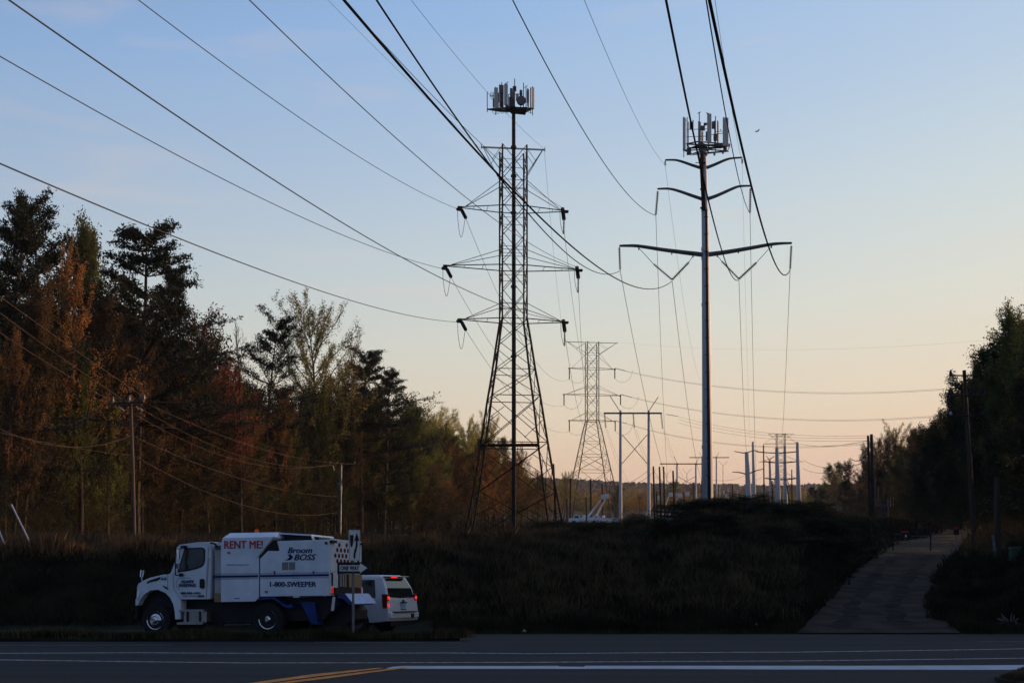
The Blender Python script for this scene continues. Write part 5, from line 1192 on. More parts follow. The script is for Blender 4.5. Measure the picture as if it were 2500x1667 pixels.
def make_tree(kind, seed):
    g = np.random.default_rng(seed); H = 20.0
    K = dict(
     pine=dict(start=.34, nl=58, a0=90, a1=58, Lb=6.4, Lt=2.4, bend=.015, sub=13, subL=.30, lv=30, ls=.075, el=3.0, sp=(.20,.20,.055), tr=.24, jit=.05, mat='pine', layer=True),
     pine2=dict(start=.48, nl=40, a0=88, a1=52, Lb=6.0, Lt=2.8, bend=.03, sub=13, subL=.32, lv=34, ls=.075, el=3.0, sp=(.22,.22,.07), tr=.22, jit=.09, mat='pine', layer=True),
     broadpine=dict(start=.20, nl=76, a0=93, a1=56, Lb=7.6, Lt=2.2, bend=.02, sub=13, subL=.28, lv=28, ls=.075, el=3.0, sp=(.20,.20,.055), tr=.26, jit=.05, mat='pine', layer=True),
     orange=dict(start=.22, nl=34, a0=58, a1=14, Lb=9.0, Lt=3.8, bend=.075, sub=14, subL=.24, lv=20, ls=0.088, el=1.7, sp=(.08,.08,.22), tr=.20, jit=.06, mat='orange'),
     rust=dict(start=.18, nl=38, a0=66, a1=20, Lb=7.0, Lt=3.4, bend=.06, sub=14, subL=.28, lv=24, ls=0.105, el=1.6, sp=(.20,.20,.24), tr=.18, jit=.09, mat='rust'),
     red=dict(start=.25, nl=34, a0=58, a1=18, Lb=7.5, Lt=3.0, bend=.07, sub=13, subL=.26, lv=22, ls=0.101, el=1.5, sp=(.14,.14,.20), tr=.17, jit=.08, mat='red'),
     poplar=dict(start=.36, nl=44, a0=46, a1=30, Lb=8.6, Lt=4.6, bend=.045, sub=17, subL=.17, lv=30, ls=.085, el=1.4, sp=(.12,.12,.24), tr=.22, jit=.045, mat='yellow'),
     green=dict(start=.18, nl=42, a0=72, a1=18, Lb=6.2, Lt=3.0, bend=.05, sub=14, subL=.30, lv=26, ls=0.128, el=1.5, sp=(.24,.24,.28), tr=.18, jit=.09, mat='green'),
     dark=dict(start=.05, nl=46, a0=78, a1=24, Lb=6.2, Lt=3.2, bend=.045, sub=13, subL=.30, lv=24, ls=.15, el=1.5, sp=(.32,.32,.34), tr=.18, jit=.12, mat='dark'),
     brown=dict(start=.10, nl=44, a0=68, a1=20, Lb=6.4, Lt=3.2, bend=.06, sub=13, subL=.28, lv=20, ls=0.121, el=1.7, sp=(.22,.22,.28), tr=.16, jit=.10, mat='brown'),
     bare=dict(start=.30, nl=24, a0=45, a1=12, Lb=6.0, Lt=2.0, bend=.06, sub=10, subL=.32, lv=1, ls=.05, el=1.6, sp=(.2,.2,.2), tr=.15, jit=.14, mat='brown'),
     bush2=dict(start=.02, nl=40, a0=75, a1=20, Lb=9.0, Lt=8.5, bend=.05, sub=13, subL=.32, lv=22, ls=.22, el=1.8, sp=(.6,.6,.7), tr=.10, jit=.20, mat='brown'),
     bush=dict(start=.02, nl=40, a0=80, a1=30, Lb=9.5, Lt=8.0, bend=.04, sub=13, subL=.32, lv=30, ls=.26, el=1.5, sp=(.6,.6,.6), tr=.10, jit=.18, mat='dark'),
    )[kind]
    tseg = []; lim = []; lc = []
    # trunk
    pts = [np.array([0, 0, -.6])]; d = np.array([0, 0, 1.]); n = 12
    for i in range(n):
        d = d+g.normal(size=3)*np.array([.035, .035, 0]); d /= np.linalg.norm(d); pts.append(pts[-1]+d*(H*.93+.6)/n)
    pts = np.array(pts); rr = K['tr']*(1-np.linspace(0, 1, n+1))**.75+.02
    for i in range(n): tseg.append([*pts[i], *pts[i+1], rr[i], rr[i+1]])
    def at(t):
        f = t*n; i = min(int(f), n-1); return pts[i]*(1-(f-i))+pts[i+1]*(f-i)
    nl = K['nl']
    for i in range(nl):
        t = K['start']+(1-K['start'])*((i+g.uniform(0, .8))/nl)**(.85)
        t = min(t, .985)
        if K.get('layer'): t = round(t*15+g.normal()*.22)/15 if t < .88 else t
        az = i*2.4+g.normal()*.35; f = (t-K['start'])/(1-K['start'])
        ang = R(K['a0']+(K['a1']-K['a0'])*f)+g.normal()*.10
        Lm = (K['Lb']+(K['Lt']-K['Lb'])*f)*g.uniform(.62, 1.12)
        if K.get('layer'): Lm *= (.75+.5*math.sin(min(f*1.25+.22, 1)*math.pi)**.6)*g.choice([.62, 1.0, 1.0, 1.15])
        dd = np.array([math.sin(ang)*math.cos(az), math.sin(ang)*math.sin(az), math.cos(ang)])
        lp, ld = grow(at(t), dd, Lm, 6, K['bend'], K['jit'], g)
        r0 = .09*K['tr']/.2*(1-f*.6)
        for j in range(6): lim.append([*lp[j], *lp[j+1], r0*(1-j/6.5), r0*(1-(j+1)/6.5)])
        for s in range(K['sub']):
            q = .22+.78*(s+g.uniform(0, 1))/K['sub']; ff = q*6; jj = min(int(ff), 5); bp = lp[jj]*(1-(ff-jj))+lp[jj+1]*(ff-jj)
            ax = lp[jj+1]-lp[jj]; ax /= np.linalg.norm(ax); sd = g.normal(size=3)
            if K.get('layer'): sd[2] *= .10; sd[2] += .10
            sd -= ax*sd.dot(ax)*.6; sd /= np.linalg.norm(sd)
            bd = ax*.85+sd*.75; bd /= np.linalg.norm(bd)
            SL_ = Lm*K['subL']*(1.1-.5*q)*g.uniform(.6, 1.2)
            sp, _ = grow(bp, bd, SL_, 3, K['bend']*1.2, .12, g)
            for j in range(3): lim.append([*sp[j], *sp[j+1], .026*(1-j/4), .026*(1-(j+1)/4)])
            sp = np.array(sp)
            tt = g.uniform(.15, 1.08, K['lv'])*3; ji = np.clip(tt.astype(int), 0, 2); c = sp[ji]+(sp[ji+1]-sp[ji])*(tt-ji)[:, None]
            lc.append(c+g.normal(size=c.shape)*np.array(K['sp']))
            # fine twigs
            for _ in range(2):
                tj = g.uniform(.2, 1); j = min(int(tj*3), 2); a = sp[j]+(sp[j+1]-sp[j])*(tj*3-j); e = a+(bd+g.normal(size=3)*.5+np.array([0, 0, .25]))*SL_*.28
                lim.append([*a, *e, .013, .004])
    lc = np.concatenate(lc)
    LEAFC[(kind, seed)] = (lc, K['ls'], K['mat'], K['el'])
    trunk = npmesh('trunk', prisms(tseg, 8), 4, M['bark'])
    crown_v = np.concatenate([leaves(lc, K['ls'], g, flat=.6 if K.get('layer') else 0, elong=K['el']), prisms(lim, 3)])
    cm = npmesh('crown', crown_v, 4, LM[K['mat']]); cm.materials.append(M['bark'])
    nf = len(crown_v)//4; mi = np.zeros(nf, np.int32); mi[len(lc):] = 1; cm.polygons.foreach_set('material_index', mi)
    return trunk, cm
PROTO = {}; LEAFC = {}
def mass(name, items, nleaf, grow_, label, cat):
    """many small trees nobody could count, as one object: items = (kind, var, px, top, Y, wide)"""
    g = np.random.default_rng(len(items)+nleaf); V = []; MI = []; mats = []
    for kind, var, px, top, Y, wide in items:
        key = (kind, var); seed = 100+var*17+sum(map(ord, kind))
        if key not in PROTO: PROTO[key] = make_tree(kind, seed)
        lc, ls, mt, el = LEAFC[(kind, seed)]
        if px < 1100 and Y < EDGE(px): Y = EDGE(px)+(Y % 7)*.6
        X = (px-1250)/F*Y; gr = float(gz(X, Y)); H = max((zz(top, Y)-gr)/.97, 1.5); sc = H/20
        c = lc[g.integers(0, len(lc), nleaf)]; a = g.uniform(0, 6.28); ca, sa = math.cos(a), math.sin(a)
        c = np.stack([(c[:, 0]*ca-c[:, 1]*sa)*sc*wide, (c[:, 0]*sa+c[:, 1]*ca)*sc*wide, c[:, 2]*sc], 1)+np.array([X, Y, gr])
        b = leaves(c, ls*sc*grow_, g, elong=el); V.append(b)
        if mt not in mats: mats.append(mt)
        MI += [mats.index(mt)]*nleaf
        t = prisms([[X, Y, gr-.5, X, Y, gr+H*.8, .16*sc, .03*sc]], 4); V.append(t); MI += [-1]*4
    me = npmesh(name, np.concatenate(V), 4, LM[mats[0]])
    for m_ in mats[1:]: me.materials.append(LM[m_])
    me.materials.append(M['bark']); mi = np.array(MI, np.int32); mi[mi < 0] = len(mats); me.polygons.foreach_set('material_index', mi)
    return tag(link(name, me), label, cat, kind='stuff')
def tree(kind, var, loc, H, label, group=None, wide=1.0, rz=None, name=None, lean=0.0):
    key = (kind, var)
    if key not in PROTO: PROTO[key] = make_tree(kind, 100+var*17+sum(map(ord, kind)))
    tr, cm = PROTO[key]
    nm = name or dict(pine='pine_tree', pine2='pine_tree', broadpine='pine_tree', bush='shrub', bush2='shrub', bare='bare_tree').get(kind, 'deciduous_tree')
    o = empty(nm, tuple(loc), label, 'shrub' if kind[:4] == 'bush' else 'tree', group, random.uniform(0, 6.28) if rz is None else rz)
    s = H/20.0; o.scale = (s*wide, s*wide, s); o.rotation_euler.x = lean
    link('trunk', tr, o); link('crown', cm, o)
    return o
EDGE = lambda px: float(np.interp(px, [-50,0,200,327,450,600,775,900,1000,1100], [72,75,85,95,103,113,131,143,150,158]))
def crown_top(kind, var):                       # height of the crown's tip for a tree built 20 high
    key = (kind, var); seed = 100+var*17+sum(map(ord, kind))
    if key not in PROTO: PROTO[key] = make_tree(kind, seed)
    return float(np.percentile(LEAFC[(kind, seed)][0][:, 2], 99.6))
def tree_px(kind, var, px, top, Y, label, group=None, wide=1.0, rz=None, dx=0, lean=0.0):
    if px < 1100 and Y < EDGE(px): Y = EDGE(px)+(Y % 7)*.6
    X = (px-1250)/F*Y; g = float(gz(X, Y)); H = (zz(top, Y)-g)*20/crown_top(kind, var)
    return tree(kind, var, (X, Y, g), H, label, group, wide, rz, lean=lean)
# --- trees that stand out on the left
for a in [
 ('broadpine',0,8,452,80,'tall dark pine cut by the left edge of the picture',.80),
 ('pine2',0,100,502,88,'dark pine with a ragged flat top second from the left',1.0),
 ('green',0,165,532,108,'green treetop peeking out between the second and third pines',.7),
 ('green',1,233,545,108,'yellow-green pointed treetop left of the big layered pine',.6),
 ('pine',0,332,532,92,'big layered pine whose top rises highest in the left middle',1.15),
 ('broadpine',1,388,640,97,'layered pine with long right-hand branches against the sky',.72),
 ('orange',0,196,585,77,'sunlit orange budding tree with upright twigs before the dark pines',.82),
 ('red',0,508,768,106,'red budding tree right of the pines at the skyline',1.35),
 ('bare',0,588,790,112,'nearly bare thin tree between the red tree and the small pine',.7),
 ('pine2',1,645,764,116,'lone dark pine with a bare trunk left of the tall yellow-green tree',.78),
 ('poplar',0,778,713,124,'tall yellow-green tree with a fan of upright limbs against the sky',1.05),
 ('pine2',2,880,843,128,'dark rounded pine right of the tall yellow-green tree',1.15),
 ('broadpine',2,935,905,134,'dark pine whose right branches reach out lowest against the sky',.90),
 ('rust',0,838,862,118,'rust-brown tree mixed into the dark rounded pine',.8),
 ('poplar',1,1040,1000,196,'pale green tree just right of the dark pines',1.2),
 ('poplar',2,1130,1012,205,'pale green tree behind the left legs of the big tower',1.1),
 ('poplar',0,1178,1012,206,'pale green tree seen through the left side of the big tower',1.1),
 ('green',2,1225,1066,200,'yellow-green tree seen through the middle of the big tower',1.0),
 ('orange',1,1272,1085,190,'orange tree seen through the right side of the big tower',1.1)]:
    tree_px(*a[:5], a[5], None, a[6])
fill = [('rust',55,655,79,.8),('brown',30,760,73,1),('green',120,760,76,.8),('brown',95,640,84,1),('rust',262,700,79,.85),('brown',300,800,76,.9),('green',215,830,74,.8),('rust',345,760,80,.9),('brown',400,830,82,.9),('brown',440,800,86,.9),
 ('orange',440,900,80,.7),('rust',470,930,88,.9),('red',545,880,96,1.0),('orange',590,895,99,.8),('brown',565,960,90,1),('green',625,950,100,.9),('orange',672,950,98,.85),('brown',650,1040,92,1),('green',715,1010,112,.9),('brown',745,985,112,1),
 ('green',790,960,122,.8),('brown',815,985,118,1),('green',845,990,124,.9),('rust',880,975,122,.8),('green',925,985,128,.9),('brown',955,1010,132,1),('green',985,1030,138,.9),('rust',1010,1060,150,.9),('green',1035,1080,152,.9),
 ('rust',1075,1060,172,.95),('orange',1110,1080,178,.9),('green',1085,1120,165,1),('orange',1150,1090,180,1),('rust',1185,1105,178,1),('orange',1218,1130,184,1),('rust',1250,1150,188,1),('orange',1200,1165,170,1),('rust',1145,1175,160,1),
 ('orange',10,800,72,.8),('green',160,860,72,.8),('green',700,1100,100,1),('brown',600,1100,88,1),('green',480,1050,80,.9),('brown',380,1020,74,.9),('green',260,980,70,.8),('rust',110,980,69,.8),('brown',20,1000,68,.9),('rust',195,1010,69,.7),
 ('rust',1300,1165,300,1.0),('orange',1345,1160,310,1.1),('green',1325,1180,300,1.1)]
nmk = dict(red='small red budding tree crowded into the left wood', rust='rust-brown budding tree crowded into the left wood', brown='brown twiggy tree crowded into the left wood', green='dull green tree crowded into the left wood', orange='orange budding tree crowded into the left wood')
rank = {}
for k, px, top, Y, w in sorted(fill, key=lambda t: t[1]): rank[(k, px, top)] = sum(1 for q in rank if q[0] == k)
def nth(n): return (ORD+['%d%s' % (j, 'st' if j % 10 == 1 and j != 11 else 'nd' if j % 10 == 2 else 'rd' if j % 10 == 3 else 'th') for j in range(21, 60)])[n]
for i, (k, px, top, Y, w) in enumerate(fill): tree_px(k, i % 3, px, top, Y, nth(rank[(k, px, top)])+' from the left edge of the '+nmk[k].replace(' tree ', ' trees ').replace('crowded into', 'crowding'), k+' trees crowded into the left wood', w)
# dark mass behind and beneath
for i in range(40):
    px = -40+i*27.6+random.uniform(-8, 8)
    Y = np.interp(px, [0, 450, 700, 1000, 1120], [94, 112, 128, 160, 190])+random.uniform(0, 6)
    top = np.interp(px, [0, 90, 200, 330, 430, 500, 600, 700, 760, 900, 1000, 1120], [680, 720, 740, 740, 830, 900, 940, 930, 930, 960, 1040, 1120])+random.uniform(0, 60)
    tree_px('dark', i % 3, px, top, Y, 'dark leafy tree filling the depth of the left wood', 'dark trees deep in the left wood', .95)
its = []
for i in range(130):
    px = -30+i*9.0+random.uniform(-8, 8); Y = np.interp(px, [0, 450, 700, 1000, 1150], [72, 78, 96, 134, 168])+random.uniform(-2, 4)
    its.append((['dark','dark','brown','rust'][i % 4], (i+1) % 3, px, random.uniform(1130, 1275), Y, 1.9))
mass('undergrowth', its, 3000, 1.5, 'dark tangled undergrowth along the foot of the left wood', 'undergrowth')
for i in range(54):
    px = 380+i*17.2+random.uniform(-6, 6)
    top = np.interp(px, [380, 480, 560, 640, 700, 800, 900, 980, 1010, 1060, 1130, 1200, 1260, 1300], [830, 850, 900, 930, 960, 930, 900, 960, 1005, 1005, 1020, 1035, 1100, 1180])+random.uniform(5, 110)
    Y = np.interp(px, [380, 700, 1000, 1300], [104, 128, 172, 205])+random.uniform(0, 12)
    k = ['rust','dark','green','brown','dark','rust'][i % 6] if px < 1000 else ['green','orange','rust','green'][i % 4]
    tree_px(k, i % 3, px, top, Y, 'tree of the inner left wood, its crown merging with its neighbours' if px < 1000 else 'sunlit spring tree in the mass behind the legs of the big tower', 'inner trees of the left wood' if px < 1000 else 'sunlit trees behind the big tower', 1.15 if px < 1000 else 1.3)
mass('undergrowth', [(['orange','rust','dark','green'][i % 4], i % 3, 1000+i*8.5, random.uniform(1150, 1225), 186+random.uniform(-10, 8), 1.9) for i in range(38)], 3200, 1.6,
     'low sunlit thicket behind the feet of the big tower', 'undergrowth')
for a in [('green',1,1003,985,150,'olive rounded tree just right of the dark pines\' feet',1.1),('poplar',1,1062,1002,188,'pale yellow-green rounded tree between the pines and the big tower',1.5),('poplar',2,1098,1008,192,'second pale yellow-green tree left of the big tower\'s leg',1.5),('green',0,1030,1012,172,'leafy green tree in the dip between the pines and the big tower',1.5)]:
    tree_px(*a[:5], a[5], None, a[6])
for i, (k, px, top, Y, w) in enumerate([('orange',1066,1075,172,1.7),('green',1098,1050,180,1.7),('orange',1128,1095,170,1.8),('poplar',1150,1045,184,1.7),('orange',1176,1085,172,1.8),('green',1206,1070,182,1.7),('orange',1232,1120,174,1.8),('orange',1262,1105,184,1.6),('rust',1290,1160,186,1.5),('green',1020,1050,164,1.6),('orange',1105,1165,164,1.8),('orange',1195,1175,166,1.8),('green',1150,1180,168,1.8)]):
    tree_px(k, i % 3, px, top, Y, ORD[i]+' of the broad sunlit trees filling the view behind the legs of the big tower', 'broad sunlit trees behind the big tower', w)
# --- right wood
for a in [('green',0,2500,742,108,'tallest green tree, rounded at its top left, at the right edge',.72),('poplar',1,2525,735,102,'tall tree cut by the right edge of the picture',.7),
          ('green',1,2442,838,118,'green tree left of the tallest one in the right wood',.62),('green',2,2408,890,128,'green tree rising behind the leaning utility pole',.62),
          ('poplar',2,2205,1032,215,'small pale-topped tree in the middle of the right wood\'s skyline',1.1),
          ('rust',1,2143,1068,222,'brown budding tree behind the twin dark posts',1.2),
          ('green',1,2028,1133,330,'rounded green tree at the left end of the right wood',1.5),('green',0,2065,1128,340,'second rounded green tree from the left end of the right wood',1.5),('dark',1,1985,1185,400,'low dark tree at the far left tip of the right wood',1.5)]:
    tree_px(*a[:5], a[5], None, a[6])
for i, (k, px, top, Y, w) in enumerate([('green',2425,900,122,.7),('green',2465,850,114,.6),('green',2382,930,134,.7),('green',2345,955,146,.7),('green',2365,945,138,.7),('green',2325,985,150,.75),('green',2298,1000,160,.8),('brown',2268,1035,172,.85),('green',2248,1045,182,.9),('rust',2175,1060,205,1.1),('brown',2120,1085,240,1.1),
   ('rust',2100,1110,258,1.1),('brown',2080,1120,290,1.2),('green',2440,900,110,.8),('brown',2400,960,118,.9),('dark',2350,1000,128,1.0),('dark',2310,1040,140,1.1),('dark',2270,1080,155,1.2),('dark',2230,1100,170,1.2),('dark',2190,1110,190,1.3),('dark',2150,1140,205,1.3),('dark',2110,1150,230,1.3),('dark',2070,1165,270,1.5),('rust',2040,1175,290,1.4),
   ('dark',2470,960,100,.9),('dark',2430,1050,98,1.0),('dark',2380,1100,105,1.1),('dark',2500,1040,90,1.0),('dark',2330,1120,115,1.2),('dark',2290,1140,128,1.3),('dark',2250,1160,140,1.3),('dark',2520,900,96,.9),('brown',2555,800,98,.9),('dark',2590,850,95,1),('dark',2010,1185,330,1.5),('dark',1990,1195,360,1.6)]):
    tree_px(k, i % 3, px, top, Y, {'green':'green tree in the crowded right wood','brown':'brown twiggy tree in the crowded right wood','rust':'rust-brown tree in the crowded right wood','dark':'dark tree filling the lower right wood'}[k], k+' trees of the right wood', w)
for i in range(64):
    px = 1905+i*10.2+random.uniform(-5, 5)
    sk = np.interp(px-20, [1890, 1960, 2023, 2080, 2137, 2211, 2253, 2285, 2336, 2366, 2400, 2420, 2480, 2560], [1200, 1188, 1140, 1120, 1078, 1040, 1034, 988, 938, 900, 865, 800, 765, 745])
    Y = np.interp(px, [1900, 2000, 2100, 2200, 2300, 2400, 2560], [440, 350, 262, 196, 152, 122, 104])+random.uniform(0, 14)
    tree_px(['dark','green','brown','dark','rust'][i % 5], i % 3, px, sk+random.uniform(6, 110), Y, 'tree deep in the right wood, hard to tell from its neighbours', 'inner trees of the right wood', 1.15)
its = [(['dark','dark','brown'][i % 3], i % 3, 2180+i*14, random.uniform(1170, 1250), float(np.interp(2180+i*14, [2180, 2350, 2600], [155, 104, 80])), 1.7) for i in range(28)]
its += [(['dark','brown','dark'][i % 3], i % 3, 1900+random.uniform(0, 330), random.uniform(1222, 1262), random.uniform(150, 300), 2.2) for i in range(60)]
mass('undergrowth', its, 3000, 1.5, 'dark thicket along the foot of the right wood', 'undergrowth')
# the wood goes on beyond the right edge and shades the road
for i, (x, y) in enumerate([(34,44),(40,52),(38,60),(46,57),(45,66),(52,64),(50,74),(58,72),(56,82),(64,80),(50,50),(60,58),(68,68),(75,60),(85,70),(95,64),(42,88),(50,86),(44,80),(58,96),(82,92),(44,40),(56,46),(70,50),(84,54),(62,90),(72,92)]):
    tree(['dark','green','dark','dark'][i % 4], i % 3, (x, y, float(gz(x, y))), random.uniform(19, 24), 'tall tree of the wood beyond the right edge of the picture', 'trees beyond the right edge', 1.5)
# --- mid-distance trees behind the trucks and poles
its = []
for i in range(330):
    px = random.uniform(1285, 2010); Y = random.uniform(325, 640)
    top = np.interp(Y, [325, 640], [1224, 1194])+random.uniform(-9, 12)-(8 if px < 1420 else 0)
    its.append((random.choice(['rust','green','green','orange','dark','brown','dark','poplar','orange'] if px > 1690 else ['orange','orange','orange','poplar','green','rust']), i % 3, px, top, Y, random.uniform(2.2, 3.2)))  # mostly orange kinds on the left, their colour giving the sunlit look
mass('distant_trees', its, 1300, 2.4, 'band of small orange and green spring trees in the distance behind the pylons', 'trees')
for a in [('dark',0,1500,1182,330,'dark rounded tree standing up behind the nearest H-frame',1.4),('green',1,1640,1172,380,'broad green tree behind the dark poles right of the H-frame',1.6),('orange',0,1560,1205,350,'bright orange tree between the poles of the nearest H-frame',1.8),('yellow' if False else 'poplar',1,1370,1150,300,'yellow-orange tree right of the big tower\'s foot',1.2),('dark',2,1316,1158,240,'dark tree just right of the big tower\'s legs',1.0)]:
    tree_px(*a[:5], a[5], None, a[6])
# --- far wooded ridges, one mass
def ridge(name, Y0, Y1, n, size, m, seed):
    g = np.random.default_rng(seed); Y = g.uniform(Y0, Y1, n); u = g.uniform(-700, 3100, n); X = (u-1250)/F*Y; Z = gz(X, Y)
    s = size*g.uniform(.5, 1.5, n); blk = []
    ico = np.array([(math.cos(a)*math.cos(b), math.sin(a)*math.cos(b), math.sin(b)) for b in (-.4, .5, 1.2) for a in np.linspace(0, 2*math.pi, 7)[:-1]])
    c = np.stack([X, Y, Z], 1)
    tri = []
    for r_ in range(2):
        for k in range(6):
            k2 = (k+1) % 6; tri.append((r_*6+k, r_*6+k2, (r_+1)*6+k2, (r_+1)*6+k))
    V = c[:, None, :]+ico[None]*s[:, None, None]*np.array([1, 1, 1.3])*g.uniform(.75, 1.25, (n, 18, 1))+np.array([0, 0, 1])*s[:, None, None]*.6
    blk = np.concatenate([V[:, list(t), :] for t in tri], 0).reshape(-1, 3)
    o = link(name, npmesh(name, blk, 4, m)); tag(o, 'far wooded hills along the horizon', 'wood', kind='stuff'); return o
ridge('far_wood', 660, 1500, 26000, 2.6, M['farwood'], 5)
w2_ = ridge('far_wood', 1500, 4300, 42000, 5.5, M['farwood'], 6)

# ------------------------------------------------------------------ brush and grass on the bank
def blades(name, n, xfun, hmin, hmax, w, m, seed, label, cat, lean=.35, keep=None, clump=0):
    g = np.random.default_rng(seed); X, Y = xfun(g, n)
    if clump:
        k = n//clump; ci = g.integers(0, k, n); X = X[ci]+g.normal(size=n)*.22; Y = Y[ci]+g.normal(size=n)*.22
    if keep is not None: kk = keep(X, Y); X = X[kk]; Y = Y[kk]
    n = len(X); Z = gz(X, Y)-.03; Z = np.where(Y < 40, Y*SL+.08, Z)
    h = g.uniform(hmin, hmax, n)*(.6+.5*np.sin(X*.8+1.7*np.sin(Y*.45))**2); a = g.uniform(0, 2*math.pi, n); ln = g.normal(size=(n, 2))*lean
    b = np.stack([X, Y, Z], 1); dx = np.stack([np.cos(a), np.sin(a), np.zeros(n)], 1)*w
    mid = b+np.stack([ln[:, 0]*h*.35, ln[:, 1]*h*.35, h*.6], 1); tip = b+np.stack([ln[:, 0]*h, ln[:, 1]*h, h], 1)
    V = np.stack([b-dx, b+dx, mid+dx*.7, tip, mid-dx*.7], 1).reshape(-1, 3)
    return tag(link(name, npmesh(name, V, 5, m)), label, cat, kind='stuff')
def fan(u0, u1, Y0, Y1, pw=1.0):
    def f(g, n):
        Y = Y0+(Y1-Y0)*g.uniform(0, 1, n)**pw; u = g.uniform(u0, u1, n); return (u-1250)/F*Y, Y
    return f
def offroad(X, Y):
    u = X/Y*F+1250
    l_ = np.where(Y < 72, np.interp(Y, [40, 44, 50, 60, 70, 78], [1945, 1990, 2042, 2095, 2158, 2172]), np.interp(Y, [71, 76, 84, 92, 110, 140], [2160, 2168, 2200, 2262, 2300, 2320]))
    r_ = np.where(Y < 72, np.interp(Y, [40, 42, 44, 47, 50, 60, 70, 78], [2345, 2325, 2275, 2262, 2264, 2295, 2325, 2330]), np.interp(Y, [71, 80, 92, 110, 140], [2330, 2348, 2372, 2372, 2345]))
    w = 10*np.sin(Y*2.1+X)+8*np.sin(Y*5.3)+6*np.sin(X*7.7)
    return ((u < l_-6+w) | (u > r_+6-w)) & ~((Y < 43.5) & (u < 1060))
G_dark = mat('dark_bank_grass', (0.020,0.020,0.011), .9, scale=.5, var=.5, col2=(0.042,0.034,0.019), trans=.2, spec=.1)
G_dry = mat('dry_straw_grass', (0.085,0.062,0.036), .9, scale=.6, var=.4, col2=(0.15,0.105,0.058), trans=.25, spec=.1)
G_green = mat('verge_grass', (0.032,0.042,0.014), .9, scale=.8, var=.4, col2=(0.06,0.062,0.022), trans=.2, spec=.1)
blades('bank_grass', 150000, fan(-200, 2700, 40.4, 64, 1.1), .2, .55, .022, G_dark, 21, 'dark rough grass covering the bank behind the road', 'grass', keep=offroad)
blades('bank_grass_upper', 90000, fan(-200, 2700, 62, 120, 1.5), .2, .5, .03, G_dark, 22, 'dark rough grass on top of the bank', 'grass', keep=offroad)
blades('field_grass', 40000, fan(1000, 2350, 120, 330), .3, .9, .06, G_dark, 31, 'rough dark grass of the field beyond the bank', 'grass')
blades('dry_grass', 46000, fan(560, 1950, 42, 72), .3, .9, .012, G_dry, 23, 'thin pale dry stalks scattered over the bank', 'grass', keep=offroad, lean=.3, clump=18)
blades('dry_grass_crest', 42000, fan(-200, 900, 51, 68), .35, .95, .016, G_dry, 24, 'tall dry grass along the crest of the left bank', 'grass', lean=.25)
blades('dry_grass_crest', 22000, fan(900, 1600, 54, 90), .2, .6, .018, G_dry, 25, 'tall dry grass on the crest below the big tower', 'grass', lean=.25)
blades('dry_grass_right', 9000, fan(2350, 2700, 66, 105), .4, 1.0, .018, G_dry, 26, 'dry grass at the foot of the right wood', 'grass', lean=.25, keep=offroad)
blades('verge_grass', 26000, fan(-200, 2700, 40.0, 42.5, 1.3), .06, .22, .012, G_green, 27, 'short green grass along the far road edge', 'grass', keep=offroad)
def medf(g, n):
    X = g.uniform(-30, -1.3, n); t = np.clip((-1.3-X)/2.6, 0, 1); Y = 35.35+(g.uniform(0, 1, n)-.42)*(.12+1.05*t); return X, Y
blades('median_grass', 42000, medf, .08, .27, .010, G_green, 28, 'short ragged grass on the strip in front of the truck', 'grass')
blades('median_dry_grass', 9000, medf, .10, .34, .008, G_dry, 29, 'dry tufts on the strip in front of the truck', 'grass', clump=30)
def corner(g, n):
    X = g.uniform(7.9, 12, n); Y = g.uniform(18.5, 22.6, n); kk = X > 7.6+(22.9-Y)*.02+g.normal(size=n)*.05; kk &= (X-8.0)*1.0 > (Y-19.3)*.0; return X[kk], Y[kk]
px0 = rp(2440, 1667); px1 = rp(2500, 1640)
cor = [(px0[0], px0[1]-3), (px0[0], px0[1]), (px0[0]+.12, px0[1]+.5), (px1[0]-.1, px1[1]-.1), (px1[0]+.3, px1[1]+.35), (px1[0]+8, px1[1]+.4), (px1[0]+8, px0[1]-3)]
mb = MB(); mb.prism(cor, lambda x, y: Vector((x, y, y*SL+.07)), lambda x, y: Vector((x, y, y*SL-.05))); tag(mb.build('near_verge', M['grass']), kind='structure')
def incor(g, n):
    X = g.uniform(px0[0], px0[0]+3, n); Y = g.uniform(px0[1]-.6, px1[1]+.4, n); k = X > px0[0]+np.clip((Y-px0[1])/(px1[1]-px0[1]), 0, 1.3)*(px1[0]-px0[0]); return X[k], Y[k]
blades('near_verge_grass', 14000, incor, .03, .10, .006, G_dry, 30, 'dry grass at the bottom right corner of the road', 'grass')
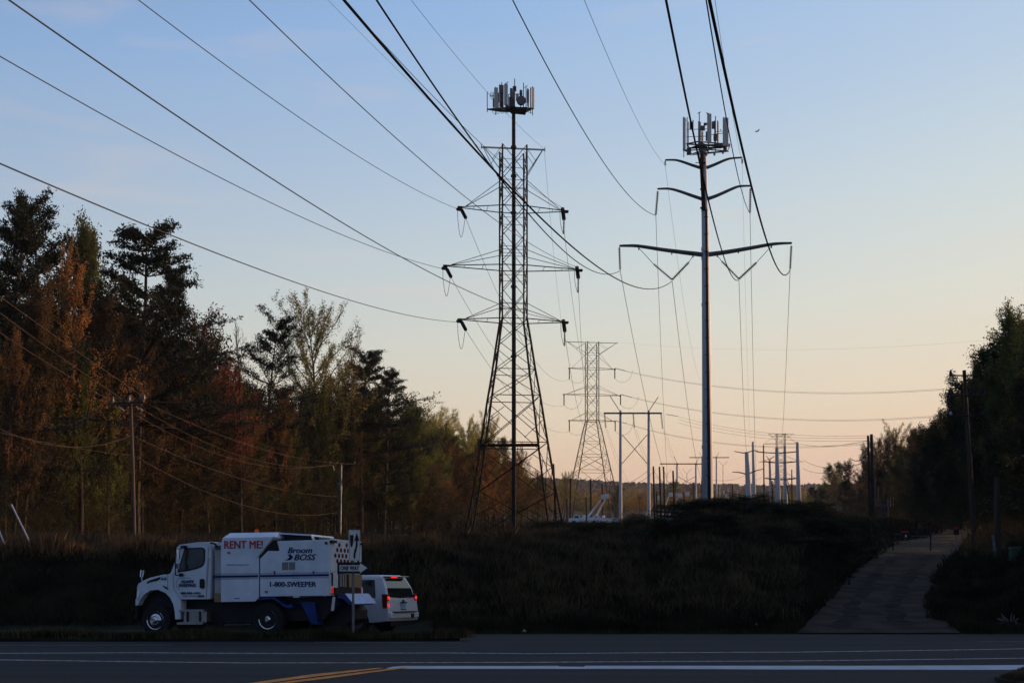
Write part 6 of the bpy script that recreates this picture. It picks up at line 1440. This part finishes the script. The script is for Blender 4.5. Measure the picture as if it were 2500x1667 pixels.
# bushes along the right crest
bl = [(1360,1292,100,2.2),(1420,1296,104,2.0),(1478,1293,104,2.0),(1535,1292,102,2.2),(1590,1288,98,2.2),(1640,1283,98,2.2),(1690,1256,97,2.8),(1745,1246,97,2.6),(1800,1248,96,2.6),(1855,1256,95,2.6),(1905,1258,94,2.6),(1960,1270,90,2.6),(2010,1290,84,2.6),
      (1620,1300,76,2.4),(1700,1292,76,2.6),(1780,1290,76,2.4),(1850,1298,74,2.4),(1920,1305,72,2.4),(1985,1322,68,2.2),(1560,1320,70,2.2),(1480,1330,66,2.2),(1750,1340,62,2.2),(1880,1350,60,2.2),(2040,1335,66,1.8),(1650,1350,60,2.0)]
for i, (px, top, Y, s) in enumerate(bl):
    X = (px-1250)/F*Y; g_ = float(gz(X, Y)); h = max(zz(top, Y)-g_, .9)
    h *= random.uniform(.75, 1.12)
    tree('bush2' if i % 3 == 1 else 'bush', i % 2, (X, Y, g_-.25), h*1.15, 'low dark bush of the thicket right of the monopole\'s foot' if px > 1740 else 'low dark bush of the thicket left of the monopole\'s foot', 'dark bushes on the right crest' if px > 1740 else 'dark bushes left of the monopole foot', max(1.0, 2.6*s/ (h*1.15*.95)))
X = (1691-1250)/F*112; g_ = float(gz(X,112)); tree('bush', 0, (X,112,g_), zz(1227,112)-g_, 'round black bush at the left foot of the monopole', None, 1.1)
X = (2112-1250)/F*80; g_ = float(gz(X,80)); tree('bush', 1, (X,80,g_-.1), zz(1277,80)-g_, 'dark conical bush left of the top of the driveway', None, .9)
for i, (px, top, Y) in enumerate([(2385,1335,64),(2420,1350,58),(2470,1330,66),(2330,1400,54),(2400,1410,50),(2480,1400,50),(2520,1360,56)]):
    X = (px-1250)/F*Y; g_ = float(gz(X, Y)); tree('bush', i % 2, (X, Y, g_-.2), max(zz(top, Y)-g_, .7), 'low dark bramble bush on the bank right of the driveway', 'brambles right of the driveway', 1.5)

# ------------------------------------------------------------------ the evening air
hz = MB(); hz.box((0, 2285, 158), (5400, 4850, 330)); hm = bpy.data.materials.new('haze_air'); hm.use_nodes = True
n_ = hm.node_tree.nodes; n_.remove(n_['Principled BSDF']); pv = n_.new('ShaderNodeVolumePrincipled'); pv.inputs['Density'].default_value = 0.00010
pv.inputs['Color'].default_value = (0.92, 0.96, 1.0, 1); hm.node_tree.links.new(pv.outputs[0], n_['Material Output'].inputs['Volume'])
tag(hz.build('haze', hm), 'thin evening haze that pales the far hills', 'haze', kind='stuff')
